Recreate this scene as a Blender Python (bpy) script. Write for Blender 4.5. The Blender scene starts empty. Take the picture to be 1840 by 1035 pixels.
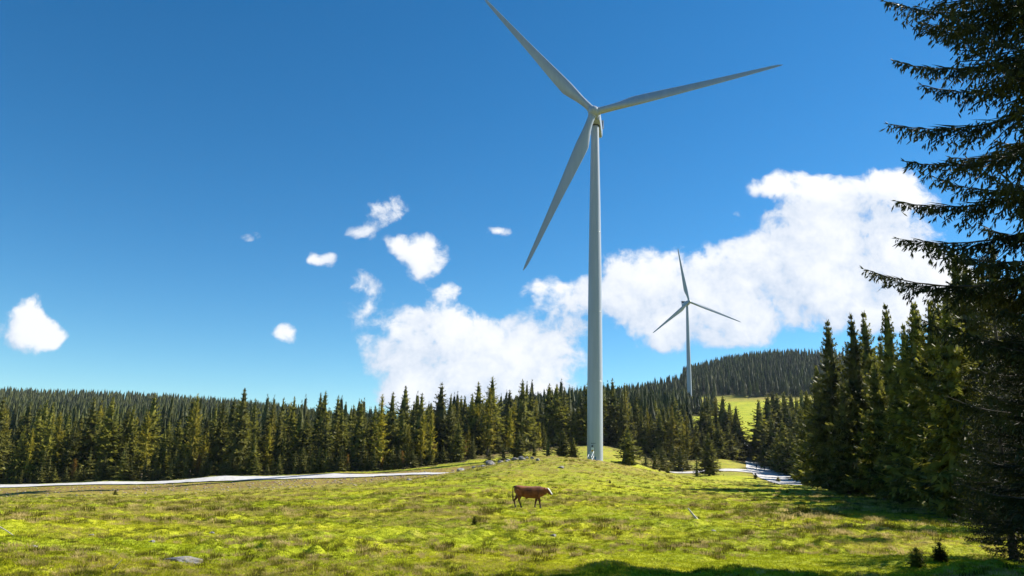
import bpy, bmesh, math, random
import numpy as np
from mathutils import Vector, Matrix

# ------------------------------------------------------------------ camera, sky, sun, exposure
PW, PH, F = 1840.0, 1035.0, 1360.0
PITCH, ROLL = math.radians(12.9), math.radians(1.44)
EYE = 1.65                                     # ground under the tripod is z = 0
SUN_AZ, SUN_EL = math.radians(66), math.radians(39)   # azimuth to the right of the viewing direction
SUN_DIR = Vector((math.sin(SUN_AZ) * math.cos(SUN_EL), math.cos(SUN_AZ) * math.cos(SUN_EL), math.sin(SUN_EL)))
SUN_POWER, SKY_POWER, EXPOSURE = 5.0, 0.076, 1.0

scene = bpy.context.scene
col = scene.collection
cam_d = bpy.data.cameras.new('camera')
cam = bpy.data.objects.new('camera', cam_d); col.objects.link(cam)
cam_d.sensor_width = 36; cam_d.lens = 36 * F / PW; cam_d.clip_start = 0.1; cam_d.clip_end = 20000
cam.matrix_world = Matrix.Translation((0, 0, EYE)) @ Matrix.Rotation(math.pi / 2 + PITCH, 4, 'X') @ Matrix.Rotation(ROLL, 4, 'Z')
scene.camera = cam
scene.view_settings.view_transform = 'Standard'; scene.view_settings.look = 'None'
scene.view_settings.exposure = EXPOSURE; scene.view_settings.gamma = 1
scene.render.engine = 'CYCLES'
scene.cycles.use_denoising = True
scene.cycles.max_bounces = 6; scene.cycles.diffuse_bounces = 3; scene.cycles.transparent_max_bounces = 8
scene.cycles.volume_bounces = 0

def unproj(px, py, Y):
    """direction of a photo pixel, cut at forward distance Y (metres)"""
    X = px - PW / 2; V = py - PH / 2
    c, s = math.cos(-ROLL), math.sin(-ROLL)
    X, V = c * X - s * V, s * X + c * V
    dx, dy, dz = X / F, math.cos(PITCH) + V / F * math.sin(PITCH), math.sin(PITCH) - V / F * math.cos(PITCH)
    k = Y / dy
    return Vector((dx * k, Y, dz * k + EYE))

# ---- node helpers
class NT:
    def __init__(self, tree): self.t = tree; self.l = tree.links
    def n(self, typ, **kw):
        nd = self.t.nodes.new(typ)
        ins = kw.pop('ins', {})
        for k, v in kw.items(): setattr(nd, k, v)
        for k, v in ins.items():
            s = nd.inputs[k]
            if hasattr(v, 'is_output'): self.l.new(v, s)
            else: s.default_value = v
        return nd
    def math(self, op, a, b=None, c=None, clamp=False):
        nd = self.t.nodes.new('ShaderNodeMath'); nd.operation = op; nd.use_clamp = clamp
        for i, v in enumerate((a, b, c)):
            if v is None: continue
            if hasattr(v, 'is_output'): self.l.new(v, nd.inputs[i])
            else: nd.inputs[i].default_value = v
        return nd.outputs[0]
    def vmath(self, op, a, b=None, out=0):
        nd = self.t.nodes.new('ShaderNodeVectorMath'); nd.operation = op
        for i, v in enumerate((a, b)):
            if v is None: continue
            if hasattr(v, 'is_output'): self.l.new(v, nd.inputs[i])
            else: nd.inputs[i].default_value = v
        return nd.outputs[out]
    def mix(self, f, a, b, blend='MIX'):
        nd = self.t.nodes.new('ShaderNodeMix'); nd.data_type = 'RGBA'; nd.blend_type = blend
        for i, v in ((0, f), (6, a), (7, b)):
            if hasattr(v, 'is_output'): self.l.new(v, nd.inputs[i])
            else: nd.inputs[i].default_value = v if i == 0 else (*v[:3], 1)
        return nd.outputs[2]
    def ramp(self, v, lo, hi, a=0.0, b=1.0, smooth=True):
        nd = self.t.nodes.new('ShaderNodeMapRange'); nd.interpolation_type = 'SMOOTHSTEP' if smooth else 'LINEAR'
        self.l.new(v, nd.inputs[0])
        for i, x in ((1, lo), (2, hi), (3, a), (4, b)): nd.inputs[i].default_value = x
        return nd.outputs[0]
    def noise(self, vec, scale, detail=4, rough=0.55, dist=0.0, out=0):
        nd = self.t.nodes.new('ShaderNodeTexNoise')
        if vec is not None: self.l.new(vec, nd.inputs['Vector'])
        nd.inputs['Scale'].default_value = scale; nd.inputs['Detail'].default_value = detail
        nd.inputs['Roughness'].default_value = rough; nd.inputs['Distortion'].default_value = dist
        return nd.outputs[out]

# ---- world: Nishita sky plus the cumulus clouds of the photograph, both as functions of direction
world = bpy.data.worlds.new('World'); scene.world = world; world.use_nodes = True
w = NT(world.node_tree); world.node_tree.nodes.clear()
sky = w.n('ShaderNodeTexSky', sky_type='NISHITA', sun_disc=False)
sky.sun_elevation = SUN_EL; sky.sun_rotation = SUN_AZ
sky.altitude = 1600; sky.air_density = 1.0; sky.dust_density = 0.15; sky.ozone_density = 2.0

# clouds: (px, py, rx, ry, weight) ellipses in photo pixels turned into directions
CLOUDS = [
    # low big cloud left of the tower
    (870, 640, 200, 92, 1.0), (770, 605, 110, 80, .9), (980, 610, 85, 60, .9), (840, 690, 170, 70, .9), (960, 690, 120, 60, .8),
    (735, 705, 55, 38, .85), (660, 565, 60, 34, .42), (665, 515, 70, 42, .52), (640, 490, 40, 30, .35),
    (770, 455, 62, 52, .85), (730, 440, 40, 30, .6), (650, 410, 62, 32, .72), (580, 458, 52, 24, .7), (695, 365, 62, 38, .62), (760, 330, 25, 14, .4),
    (895, 412, 42, 28, .62), (447, 425, 30, 14, .55), (517, 603, 46, 24, .72), (800, 520, 35, 18, .38),
    (60, 575, 62, 62, .85), (20, 605, 80, 34, .5), (90, 590, 40, 30, .6),
    # cloud bank right of the tower
    (1015, 522, 80, 42, .85), (965, 520, 34, 30, .5), (1190, 500, 105, 92, .95), (1240, 560, 190, 70, .9), (1130, 520, 70, 60, .7), (1300, 470, 70, 50, .72),
    (1390, 520, 130, 75, .95), (1430, 470, 110, 95, .95), (1540, 470, 170, 105, 1.0), (1560, 400, 130, 70, .95), (1420, 400, 60, 40, .75),
    (1480, 335, 150, 32, .82), (1590, 330, 62, 42, .85), (1400, 335, 70, 26, .6), (1640, 500, 130, 70, .9), (1580, 545, 170, 50, .8), (1720, 520, 90, 60, .6),
    (1215, 600, 70, 36, .7), (1310, 610, 80, 26, .82), (1650, 370, 60, 30, .5), (1800, 350, 70, 26, .45), (1500, 570, 120, 40, .62),
    (1135, 150, 40, 26, .36), (1310, 380, 30, 16, .45),
]
grp = bpy.data.node_groups.new('cloud_field', 'ShaderNodeTree')
grp.interface.new_socket('UV', in_out='INPUT', socket_type='NodeSocketVector')
grp.interface.new_socket('Field', in_out='OUTPUT', socket_type='NodeSocketFloat')
g = NT(grp); gi = g.n('NodeGroupInput'); go = g.n('NodeGroupOutput')
# warp the coordinates so that the outlines billow
wn = g.noise(gi.outputs[0], 9.0, 3, 0.6, out=1)
warp = g.vmath('MULTIPLY', g.vmath('SUBTRACT', wn, (0.5, 0.5, 0.5)), (0.075, 0.055, 0))
uv = g.vmath('ADD', gi.outputs[0], warp)
acc = None
for px, py, rx, ry, wt in CLOUDS:
    P = unproj(px, py, 1.0); cu, cv = P.x, P.z - EYE
    Q = unproj(px + rx, py, 1.0); R_ = unproj(px, py - ry, 1.0)
    ru, rv = abs(Q.x - cu), abs(R_.z - EYE - cv)
    gr_ = 1.62 if rx > 75 else 1.42
    if rx < 75: wt = min(1.0, wt + 0.13)
    d = g.vmath('DIVIDE', g.vmath('SUBTRACT', uv, (cu, cv, 0)), (ru * gr_, rv * gr_, 1.0))
    ln = g.vmath('LENGTH', d, out=1)
    v = g.ramp(ln, 0.0, 1.0, wt, 0.0)
    if acc is None: acc = v
    else:                                             # soft union: a + b - ab
        acc = g.math('SUBTRACT', g.math('ADD', acc, v), g.math('MULTIPLY', acc, v))
n1 = g.noise(uv, 11.0, 8, 0.62, 0.2)
n2 = g.noise(gi.outputs[0], 34.0, 5, 0.62, 0.3)
nz = g.math('ADD', g.math('MULTIPLY', g.math('SUBTRACT', n1, 0.5), 2.0), g.math('MULTIPLY', g.math('SUBTRACT', n2, 0.5), 0.9))
fld = g.math('ADD', g.math('MULTIPLY', acc, 1.4), nz)
fld = g.math('MULTIPLY', fld, g.ramp(acc, 0.0, 0.30))
grp.links.new(fld, go.inputs[0])

tc = w.n('ShaderNodeTexCoord')
sep = w.n('ShaderNodeSeparateXYZ', ins={0: tc.outputs['Generated']})
yy = w.math('MAXIMUM', sep.outputs[1], 0.02)
comb = w.n('ShaderNodeCombineXYZ', ins={0: w.math('DIVIDE', sep.outputs[0], yy), 1: w.math('DIVIDE', sep.outputs[2], yy), 2: 0.0})
front = w.ramp(sep.outputs[1], 0.25, 0.4)
gA = w.n('ShaderNodeGroup'); gA.node_tree = grp; w.l.new(comb.outputs[0], gA.inputs[0])
gB = w.n('ShaderNodeGroup'); gB.node_tree = grp
w.l.new(w.vmath('ADD', comb.outputs[0], (0.030, 0.042, 0)), gB.inputs[0])
dens = w.math('MULTIPLY', w.ramp(gA.outputs[0], 0.72, 1.16), front)
lit = w.math('ADD', w.math('MULTIPLY', w.math('SUBTRACT', gA.outputs[0], gB.outputs[0]), 0.28), 0.52, clamp=True)
thick = w.ramp(gA.outputs[0], 0.8, 1.7)
shade = w.math('ADD', w.math('MULTIPLY', lit, 0.8), w.math('MULTIPLY', thick, 0.18), clamp=True)
ccol = w.mix(w.ramp(shade, 0.12, 0.78), (0.38, 0.48, 0.64), (0.80, 0.81, 0.83))
hs = w.n('ShaderNodeHueSaturation', ins={'Saturation': 1.36, 'Value': 0.98, 'Hue': 0.5, 'Color': sky.outputs[0]})
skyc = w.mix(1.0, hs.outputs[0], (0.82, 1.02, 0.98), 'MULTIPLY')
bg1 = w.n('ShaderNodeBackground', ins={'Color': skyc, 'Strength': SKY_POWER})
bg2 = w.n('ShaderNodeBackground', ins={'Color': ccol, 'Strength': 0.65})
ms = w.n('ShaderNodeMixShader', ins={0: w.math('MULTIPLY', dens, 0.97)})
w.l.new(bg1.outputs[0], ms.inputs[1]); w.l.new(bg2.outputs[0], ms.inputs[2])
wo = w.n('ShaderNodeOutputWorld'); w.l.new(ms.outputs[0], wo.inputs[0])

sun_d = bpy.data.lights.new('sun', 'SUN'); sun_d.energy = SUN_POWER; sun_d.angle = math.radians(0.5); sun_d.color = (1.0, 0.95, 0.86)
sun = bpy.data.objects.new('sun', sun_d); col.objects.link(sun)
sun.rotation_euler = SUN_DIR.to_track_quat('Z', 'Y').to_euler()

# ------------------------------------------------------------------ helpers
rnd = random.Random(7)
rng = np.random.default_rng(11)

def tag(o, label=None, cat=None, group=None, kind=None):
    if label: o['label'] = label
    if cat: o['category'] = cat
    if group: o['group'] = group
    if kind: o['kind'] = kind
    return o
def link(o, parent=None):
    col.objects.link(o)
    if parent: o.parent = parent
    return o
def empty(name, loc, rz=0.0):
    o = bpy.data.objects.new(name, None); o.empty_display_size = 0.2; o.location = loc; o.rotation_euler = (0, 0, rz); col.objects.link(o)
    return o
def np_mesh(name, V, Fc, mats, smooth=False, midx=None):
    """fast mesh from numpy arrays: V (n,3), Fc (m,3) or (m,4)"""
    me = bpy.data.meshes.new(name)
    V = np.asarray(V, np.float32); Fc = np.asarray(Fc, np.int32)
    k = Fc.shape[1]
    me.vertices.add(len(V)); me.vertices.foreach_set('co', V.ravel())
    me.loops.add(Fc.size); me.loops.foreach_set('vertex_index', Fc.ravel())
    me.polygons.add(len(Fc)); me.polygons.foreach_set('loop_start', np.arange(0, Fc.size, k, dtype=np.int32))
    for m in (mats if isinstance(mats, (list, tuple)) else [mats]): me.materials.append(m)
    if midx is not None: me.polygons.foreach_set('material_index', np.asarray(midx, np.int32))
    me.polygons.foreach_set('use_smooth', np.full(len(Fc), smooth))
    me.update(calc_edges=True)
    return me
def bm_obj(name, bm, mat, parent=None, smooth=False):
    me = bpy.data.meshes.new(name); bm.to_mesh(me); bm.free()
    for m in (mat if isinstance(mat, (list, tuple)) else [mat]): me.materials.append(m)
    if smooth:
        me.polygons.foreach_set('use_smooth', np.ones(len(me.polygons), bool))
    o = bpy.data.objects.new(name, me); link(o, parent)
    return o

def _hash(ix, iy, seed):
    h = (ix.astype(np.int64) * 374761393 + iy.astype(np.int64) * 668265263 + seed * 974711) & 0x7fffffff
    h = ((h ^ (h >> 13)) * 1274126177) & 0x7fffffff
    h = h ^ (h >> 16)
    return (h & 0xffffff) / float(0xffffff)
def perlin(x, y, seed=0):
    x = np.asarray(x, float); y = np.asarray(y, float)
    ix = np.floor(x).astype(np.int64); iy = np.floor(y).astype(np.int64)
    fx, fy = x - ix, y - iy
    u = fx * fx * fx * (fx * (fx * 6 - 15) + 10); v = fy * fy * fy * (fy * (fy * 6 - 15) + 10)
    def gd(a, b, dx, dy):
        t = _hash(a, b, seed) * 2 * np.pi
        return np.cos(t) * dx + np.sin(t) * dy
    n00 = gd(ix, iy, fx, fy); n10 = gd(ix + 1, iy, fx - 1, fy)
    n01 = gd(ix, iy + 1, fx, fy - 1); n11 = gd(ix + 1, iy + 1, fx - 1, fy - 1)
    return (n00 * (1 - u) + n10 * u) * (1 - v) + (n01 * (1 - u) + n11 * u) * v      # about -0.7 .. 0.7

# ------------------------------------------------------------------ terrain
# where the ground shows in the photograph: (pixel x, pixel y, forward distance in metres)
CTRL = [
    (-300, 1035, 9.5), (0, 1035, 9.9), (300, 1035, 10.7), (650, 1035, 12.2), (920, 1035, 13.2), (1300, 1035, 13.8), (1640, 1035, 14.2), (1840, 1035, 14.2), (2200, 1040, 15),
    (0, 960, 20), (460, 960, 23), (920, 960, 26), (1300, 960, 27), (1640, 962, 30), (1840, 985, 27), (2200, 975, 30),
    (0, 915, 52), (460, 915, 50), (950, 913, 50), (1300, 912, 55), (1560, 915, 60), (1800, 930, 60), (2200, 940, 60),
    (-300, 905, 90), (0, 898, 100), (460, 888, 95), (700, 874, 100), (950, 872, 85), (1200, 886, 90), (1400, 892, 90), (1500, 885, 110), (1700, 888, 110), (2100, 900, 110),
    (-300, 893, 195), (0, 878, 196), (200, 872, 196), (400, 866.5, 190), (600, 860, 184), (760, 854, 176), (830, 851, 172),
    (-300, 887, 203), (0, 871, 204), (200, 865, 204), (400, 857, 201), (600, 853, 194), (760, 850.5, 184),
    (700, 848, 205), (850, 838, 200), (500, 852, 215), (300, 862, 213), (0, 870, 213),
    (760, 858, 140), (830, 850, 118), (900, 832, 118), (950, 824, 122), (1000, 821.5, 126), (1050, 826, 132), (1069, 829.5, 150), (1110, 834, 150), (1150, 845, 165), (1200, 856, 170),
    (1069, 829.5, 229), (1020, 826, 228), (1110, 827, 229), (1250, 858, 220), (1310, 860, 215), (1330, 868, 150), (1400, 872, 160),
    (1210, 850.5, 255), (1330, 850, 248), (1210, 846.5, 266), (1330, 842, 268), (1160, 836, 262), (1250, 833, 290), (1300, 828, 300),
    (1400, 866, 225), (1440, 868, 220), (1372, 846, 285), (1350, 829, 330), (1343, 823, 345), (1346, 812, 370), (1346, 790, 450), (1342, 770, 540), (1340, 740, 690), (1350, 722, 820),
    (1480, 860, 240), (1600, 862, 260), (1840, 870, 260), (1480, 800, 420), (1600, 800, 420), (1840, 810, 420), (1500, 745, 700), (1840, 770, 700),
    (-200, 862, 240), (0, 858, 240), (200, 855, 240), (400, 850, 240), (600, 842, 250), (700, 836, 255), (850, 815, 270), (950, 806, 280), (1100, 806, 280),
    (-200, 826, 340), (0, 824, 340), (300, 820, 340), (600, 815, 340), (800, 812, 345), (950, 790, 345), (1100, 790, 345), (1200, 800, 350),
    (-200, 785, 520), (0, 783, 520), (300, 786, 520), (600, 795, 480), (800, 800, 480), (950, 765, 480), (1100, 762, 480), (1200, 765, 500), (1280, 765, 500),
    (-200, 745, 900), (0, 746, 900), (300, 757, 900), (520, 762, 900), (700, 790, 900), (950, 745, 800), (1100, 728, 800), (1180, 722, 800), (1241, 734, 780), (1280, 724, 820),
    (-200, 710, 1400), (0, 714, 1400), (250, 722, 1400), (400, 733, 1400), (520, 746, 1400), (640, 765, 1400), (850, 770, 1300),
    (1000, 742, 1050), (1150, 712, 1050), (1240, 691, 1050), (1300, 668, 1150), (1350, 657, 1200), (1420, 650, 1250), (1470, 652, 1250), (1600, 665, 1250), (1840, 700, 1250), (2200, 720, 1250),
    (1420, 716, 850), (1300, 718, 850), (1600, 730, 850),
    (-200, 735, 2200), (300, 745, 2200), (600, 772, 2200), (900, 772, 2200), (1300, 710, 2000), (1500, 700, 2000), (1840, 740, 2000),
]
pts = [unproj(*c) for c in CTRL]
ca = np.array([math.atan2(p.x, p.y) for p in pts]); cr = np.array([math.hypot(p.x, p.y) for p in pts]); cz = np.array([p.z - EYE for p in pts])
KA = 3.0
def _tps(d2): return np.where(d2 > 1e-12, d2 * np.log(d2 + 1e-12), 0.0)
cx, cy = ca * KA, np.log(cr)
n_ = len(cx)
K = _tps((cx[:, None] - cx[None]) ** 2 + (cy[:, None] - cy[None]) ** 2) + np.eye(n_) * 2e-3
Pm = np.stack([np.ones(n_), cx, cy], 1)
A = np.block([[K, Pm], [Pm.T, np.zeros((3, 3))]])
sol = np.linalg.solve(A, np.concatenate([cz / cr, np.zeros(3)]))
def base_h(x, y):
    x = np.asarray(x, float); y = np.asarray(y, float); shp = x.shape
    x = x.ravel(); y = y.ravel()
    r = np.hypot(x, y); a = np.arctan2(x, y); rr = np.clip(r, 9.0, 2300.0)
    ac = np.clip(a, -0.72, 0.72)
    out = np.empty(len(x))
    for i in range(0, len(x), 40000):
        qx, qy = ac[i:i + 40000] * KA, np.log(rr[i:i + 40000])
        kk = _tps((qx[:, None] - cx[None]) ** 2 + (qy[:, None] - cy[None]) ** 2)
        out[i:i + 40000] = kk @ sol[:n_] + sol[n_] + sol[n_ + 1] * qx + sol[n_ + 2] * qy
    z = out * rr + EYE
    k = np.clip(r / 9.0, 0, 1)                       # under and around the camera: level ground
    z = np.where(r < 9.0, z * k * k, z)
    bk = np.clip((np.abs(a) - 0.8) / 1.2, 0, 1); bk = bk * bk * (3 - 2 * bk)
    return (z * (1 - bk) + (-0.02 * np.minimum(r, 400)) * bk).reshape(shp)

# the gravel roads, as two edges each (pixel x, pixel y, distance)
ROAD_L = [((-320, 899, 195), (-320, 888, 203)), ((0, 879, 196), (0, 872.5, 203)), ((200, 872.5, 196), (200, 866, 203)), ((320, 868, 193), (320, 861, 203)), ((350, 867, 192), (350, 858.5, 204)), ((460, 865.5, 189), (460, 855, 202)),
          ((600, 860.5, 184), (600, 853, 196)), ((700, 857, 180), (700, 851.6, 190)), ((760, 854.5, 176), (760, 850.5, 184)), ((832, 851.5, 172), (832, 848, 178))]
def road_xy(rail):
    L = np.array([[unproj(*a)[0:2], unproj(*b)[0:2]] for a, b in rail])
    return L
RL = road_xy(ROAD_L)
# right-hand forest road in plan (x, y, half width) and the branch that leaves it to the left
def at_px(px, Y): p = unproj(px, 840, Y); return (p.x, Y)
ROAD_R = [(*at_px(1440, 195), 5.5), (*at_px(1418, 225), 6.5), (*at_px(1388, 255), 6.8), (*at_px(1372, 285), 6.0), (*at_px(1358, 320), 4.0), (*at_px(1350, 350), 4.0), (*at_px(1348, 385), 3.6), (*at_px(1349, 420), 3.2)]
ROAD_B = [(*at_px(1375, 262), 6.5), (*at_px(1330, 259), 5.5), (*at_px(1270, 260), 4.6), (*at_px(1225, 259), 3.4), (*at_px(1200, 258), 1.2)]
def poly_dist(x, y, P):
    d = np.full(x.shape, 1e9)
    for a, b in zip(P[:-1], P[1:]):
        ax, ay, aw = a; bx, by, bw = b
        t = np.clip(((x - ax) * (bx - ax) + (y - ay) * (by - ay)) / ((bx - ax) ** 2 + (by - ay) ** 2), 0, 1)
        d = np.minimum(d, np.hypot(x - ax - t * (bx - ax), y - ay - t * (by - ay)) - (aw + t * (bw - aw)))
    return d
RLc = [((a[0] + b[0]) / 2, (a[1] + b[1]) / 2, float(np.hypot(*(b - a))) / 2) for a, b in RL]
def road_d(x, y):
    return np.minimum(np.minimum(poly_dist(x, y, RLc), poly_dist(x, y, ROAD_R)), poly_dist(x, y, ROAD_B))

def bumps(x, y):
    """hummocks and tussocks of the alpine pasture"""
    r = np.hypot(x, y)
    big = perlin(x / 6.5, y / 5.0, 1) * 0.26 + perlin(x / 2.6 + 5, y / 2.1, 2) * 0.10
    t = np.clip(perlin(x / 1.05, y / 0.9, 3) + 0.06, 0, 1) ** 1.4 * (0.25 + np.clip(perlin(x / 7 + 3, y / 7, 4) + .2, 0, 1) * 1.0)
    fine = perlin(x / 0.42, y / 0.42, 5) * 0.05
    t2 = np.clip(perlin(x / 0.55 + 9, y / 0.6, 6) - 0.12, 0, 1) * (np.clip(perlin(x / 5 + 13, y / 5, 7) + .25, 0, 1))
    z = big + t * 0.5 + t2 * 0.5 + fine * 1.2
    z = z * np.clip((r - 4) / 8, 0, 1) * np.clip((420 - r) / 200, 0, 1)
    return z
def ground(x, y):
    x = np.asarray(x, float); y = np.asarray(y, float)
    m = np.clip((road_d(x, y) - 0.3) / 3.0, 0, 1)
    return base_h(x, y) + bumps(x, y) * m
def gz(x, y): return float(ground(np.array([x]), np.array([y]))[0])

# polar grid, finest in front
az = np.concatenate([np.linspace(-math.pi, -0.72, 60)[:-1], np.linspace(-0.72, 0.72, 760), np.linspace(0.72, math.pi, 60)[1:-1]])
rad = [0.0, 2.0, 4.0, 6.0, 7.5]
while rad[-1] < 60: rad.append(rad[-1] * 1.0062)
while rad[-1] < 300: rad.append(rad[-1] * 1.0085)
while rad[-1] < 4500: rad.append(rad[-1] * 1.03)
rad = np.array(rad[1:])
AA, RR = np.meshgrid(az, rad)
gx, gy = (np.sin(AA) * RR).ravel(), (np.cos(AA) * RR).ravel()
gzv = ground(gx, gy)
nA, nR = len(az), len(rad)
V = np.stack([gx, gy, gzv], 1); V = np.vstack([V, [[0, 0, 0]]])
ii = np.arange(nR - 1)[:, None] * nA; jj = np.arange(nA)[None]; j2 = (jj + 1) % nA
quads = np.stack([ii + jj, ii + nA + jj, ii + nA + j2, ii + j2], -1).reshape(-1, 4)
cap = np.stack([np.full(nA, nR * nA), np.arange(nA), (np.arange(nA) + 1) % nA], 1)

# ------------------------------------------------------------------ materials
def new_mat(name):
    m = bpy.data.materials.new(name); m.use_nodes = True
    m.node_tree.nodes.clear(); t = NT(m.node_tree)
    out = t.n('ShaderNodeOutputMaterial')
    return m, t, out
def simple(name, c, rough=0.6, metal=0.0, noise=0.0, nscale=4.0, spec=0.4):
    m, t, out = new_mat(name)
    b = t.n('ShaderNodeBsdfPrincipled', ins={'Roughness': rough, 'Metallic': metal, 'Specular IOR Level': spec})
    if noise:
        g_ = t.n('ShaderNodeTexCoord')
        f = t.noise(g_.outputs['Object'], nscale, 5, 0.6)
        cc = t.mix(t.ramp(f, 0.3, 0.7), tuple(x * (1 - noise) for x in c), tuple(min(1, x * (1 + noise)) for x in c))
        t.l.new(cc, b.inputs['Base Color'])
    else: b.inputs['Base Color'].default_value = (*c, 1)
    t.l.new(b.outputs[0], out.inputs[0])
    return m
def pasture_colour(t, pos):
    """green, yellow-green and straw patches by place; shared by turf and grass blades"""
    big = t.noise(pos, 0.10, 4, 0.6)
    mid = t.noise(pos, 0.55, 5, 0.62, 0.4)
    fin = t.noise(pos, 3.2, 4, 0.6)
    c = t.mix(t.ramp(big, 0.38, 0.62), (0.285, 0.335, 0.015), (0.430, 0.430, 0.022))
    c = t.mix(t.ramp(mid, 0.54, 0.78), c, (0.400, 0.300, 0.085))
    c = t.mix(t.ramp(fin, 0.52, 0.72, 0, .55), c, (0.085, 0.080, 0.016))
    c = t.mix(t.ramp(t.noise(pos, 1.1, 6, 0.75, 0.3), 0.57, 0.66, 0, .75), c, (0.070, 0.066, 0.014))
    c = t.mix(t.ramp(t.noise(pos, 1.5, 6, 0.75, 0.3), 0.58, 0.70, 0, .7), c, (0.40, 0.30, 0.12))
    return c, mid, fin
def turf_mat():
    m, t, out = new_mat('turf')
    geo = t.n('ShaderNodeNewGeometry'); pos = geo.outputs['Position']
    c, mid, fin = pasture_colour(t, pos)
    at = t.n('ShaderNodeAttribute', attribute_name='soil')
    n3 = t.noise(pos, 1.7, 5, 0.65)
    f = t.math('MULTIPLY', at.outputs['Fac'], t.ramp(n3, 0.30, 0.60), clamp=True)
    c = t.mix(f, c, (0.200, 0.105, 0.058))
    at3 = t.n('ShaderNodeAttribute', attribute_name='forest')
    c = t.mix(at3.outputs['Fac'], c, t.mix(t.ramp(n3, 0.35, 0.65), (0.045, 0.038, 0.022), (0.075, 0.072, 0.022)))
    at2 = t.n('ShaderNodeAttribute', attribute_name='dry')
    f2 = t.math('MULTIPLY', at2.outputs['Fac'], t.ramp(t.noise(pos, 0.8, 5, 0.65), 0.36, 0.62), clamp=True)
    c = t.mix(f2, c, (0.235, 0.165, 0.062))
    b = t.n('ShaderNodeBsdfPrincipled', ins={'Roughness': 0.95, 'Specular IOR Level': 0.1, 'Base Color': c})
    h = t.math('ADD', t.noise(pos, 7.0, 4, 0.7), t.math('MULTIPLY', t.noise(pos, 1.6, 3, 0.6), 1.6))
    bp = t.n('ShaderNodeBump', ins={'Strength': 0.9, 'Distance': 0.12, 'Height': h})
    t.l.new(bp.outputs[0], b.inputs['Normal']); t.l.new(b.outputs[0], out.inputs[0])
    return m
def blade_mat(name, tint, dry):
    m, t, out = new_mat(name)
    geo = t.n('ShaderNodeNewGeometry'); oi = t.n('ShaderNodeObjectInfo')
    c, mid, fin = pasture_colour(t, geo.outputs['Position'])
    c = t.mix(dry, c, tint)
    v = t.ramp(oi.outputs['Random'], 0, 1, 0.62, 1.3, False)
    c = t.mix(1.0, c, t.n('ShaderNodeCombineColor', ins={0: v, 1: v, 2: v}).outputs[0], 'MULTIPLY')
    d = t.n('ShaderNodeBsdfDiffuse', ins={'Color': c}); tr = t.n('ShaderNodeBsdfTranslucent', ins={'Color': c})
    mx = t.n('ShaderNodeMixShader', ins={0: 0.45}); t.l.new(d.outputs[0], mx.inputs[1]); t.l.new(tr.outputs[0], mx.inputs[2])
    t.l.new(mx.outputs[0], out.inputs[0])
    return m
def foliage_mat(name, c_dark, c_light, trans=0.25, var=0.35, ns=0.55, attr=False):
    m, t, out = new_mat(name)
    tc_ = t.n('ShaderNodeTexCoord'); oi = t.n('ShaderNodeObjectInfo')
    off = t.vmath('ADD', tc_.outputs['Object'], t.n('ShaderNodeCombineXYZ', ins={0: t.math('MULTIPLY', oi.outputs['Random'], 37.0), 1: 0.0, 2: 0.0}).outputs[0])
    f = t.noise(off, ns, 4, 0.65)
    c = t.mix(t.ramp(f, 0.33, 0.60), c_dark, c_light)
    rv = t.n('ShaderNodeAttribute', attribute_name='tint').outputs['Fac'] if attr else oi.outputs['Random']
    v = t.ramp(rv, 0, 1, 1 - var, 1 + var, False)
    c = t.mix(1.0, c, t.n('ShaderNodeCombineColor', ins={0: v, 1: v, 2: t.math('POWER', v, 0.5)}).outputs[0], 'MULTIPLY')
    d = t.n('ShaderNodeBsdfPrincipled', ins={'Base Color': c, 'Roughness': 0.6, 'Specular IOR Level': 0.25})
    tr = t.n('ShaderNodeBsdfTranslucent', ins={'Color': c})
    mx = t.n('ShaderNodeMixShader', ins={0: trans}); t.l.new(d.outputs[0], mx.inputs[1]); t.l.new(tr.outputs[0], mx.inputs[2])
    t.l.new(mx.outputs[0], out.inputs[0])
    return m
def rock_mat():
    m, t, out = new_mat('rock')
    tc_ = t.n('ShaderNodeTexCoord'); o = tc_.outputs['Object']
    c = t.mix(t.ramp(t.noise(o, 2.5, 6, 0.65), 0.3, 0.7), (0.09, 0.085, 0.085), (0.33, 0.31, 0.30))
    c = t.mix(t.ramp(t.noise(o, 5.0, 4, 0.6), 0.55, 0.7), c, (0.20, 0.17, 0.06))
    b = t.n('ShaderNodeBsdfPrincipled', ins={'Roughness': 0.9, 'Base Color': c})
    bp = t.n('ShaderNodeBump', ins={'Strength': 0.6, 'Distance': 0.05, 'Height': t.noise(o, 9, 5, 0.6)})
    t.l.new(bp.outputs[0], b.inputs['Normal']); t.l.new(b.outputs[0], out.inputs[0])
    return m
def gravel_mat():
    m, t, out = new_mat('gravel')
    p = t.n('ShaderNodeNewGeometry').outputs['Position']
    c = t.mix(t.ramp(t.noise(p, 0.9, 6, 0.7), 0.3, 0.7), (0.42, 0.40, 0.38), (0.62, 0.60, 0.575))
    c = t.mix(t.ramp(t.noise(p, 0.16, 3, 0.6), 0.5, 0.75, 0, .5), c, (0.36, 0.31, 0.26))
    b = t.n('ShaderNodeBsdfPrincipled', ins={'Roughness': 0.95, 'Base Color': c, 'Specular IOR Level': 0.2})
    bp = t.n('ShaderNodeBump', ins={'Strength': 0.7, 'Distance': 0.06, 'Height': t.noise(p, 5, 5, 0.7)})
    t.l.new(bp.outputs[0], b.inputs['Normal']); t.l.new(b.outputs[0], out.inputs[0])
    return m
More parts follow.
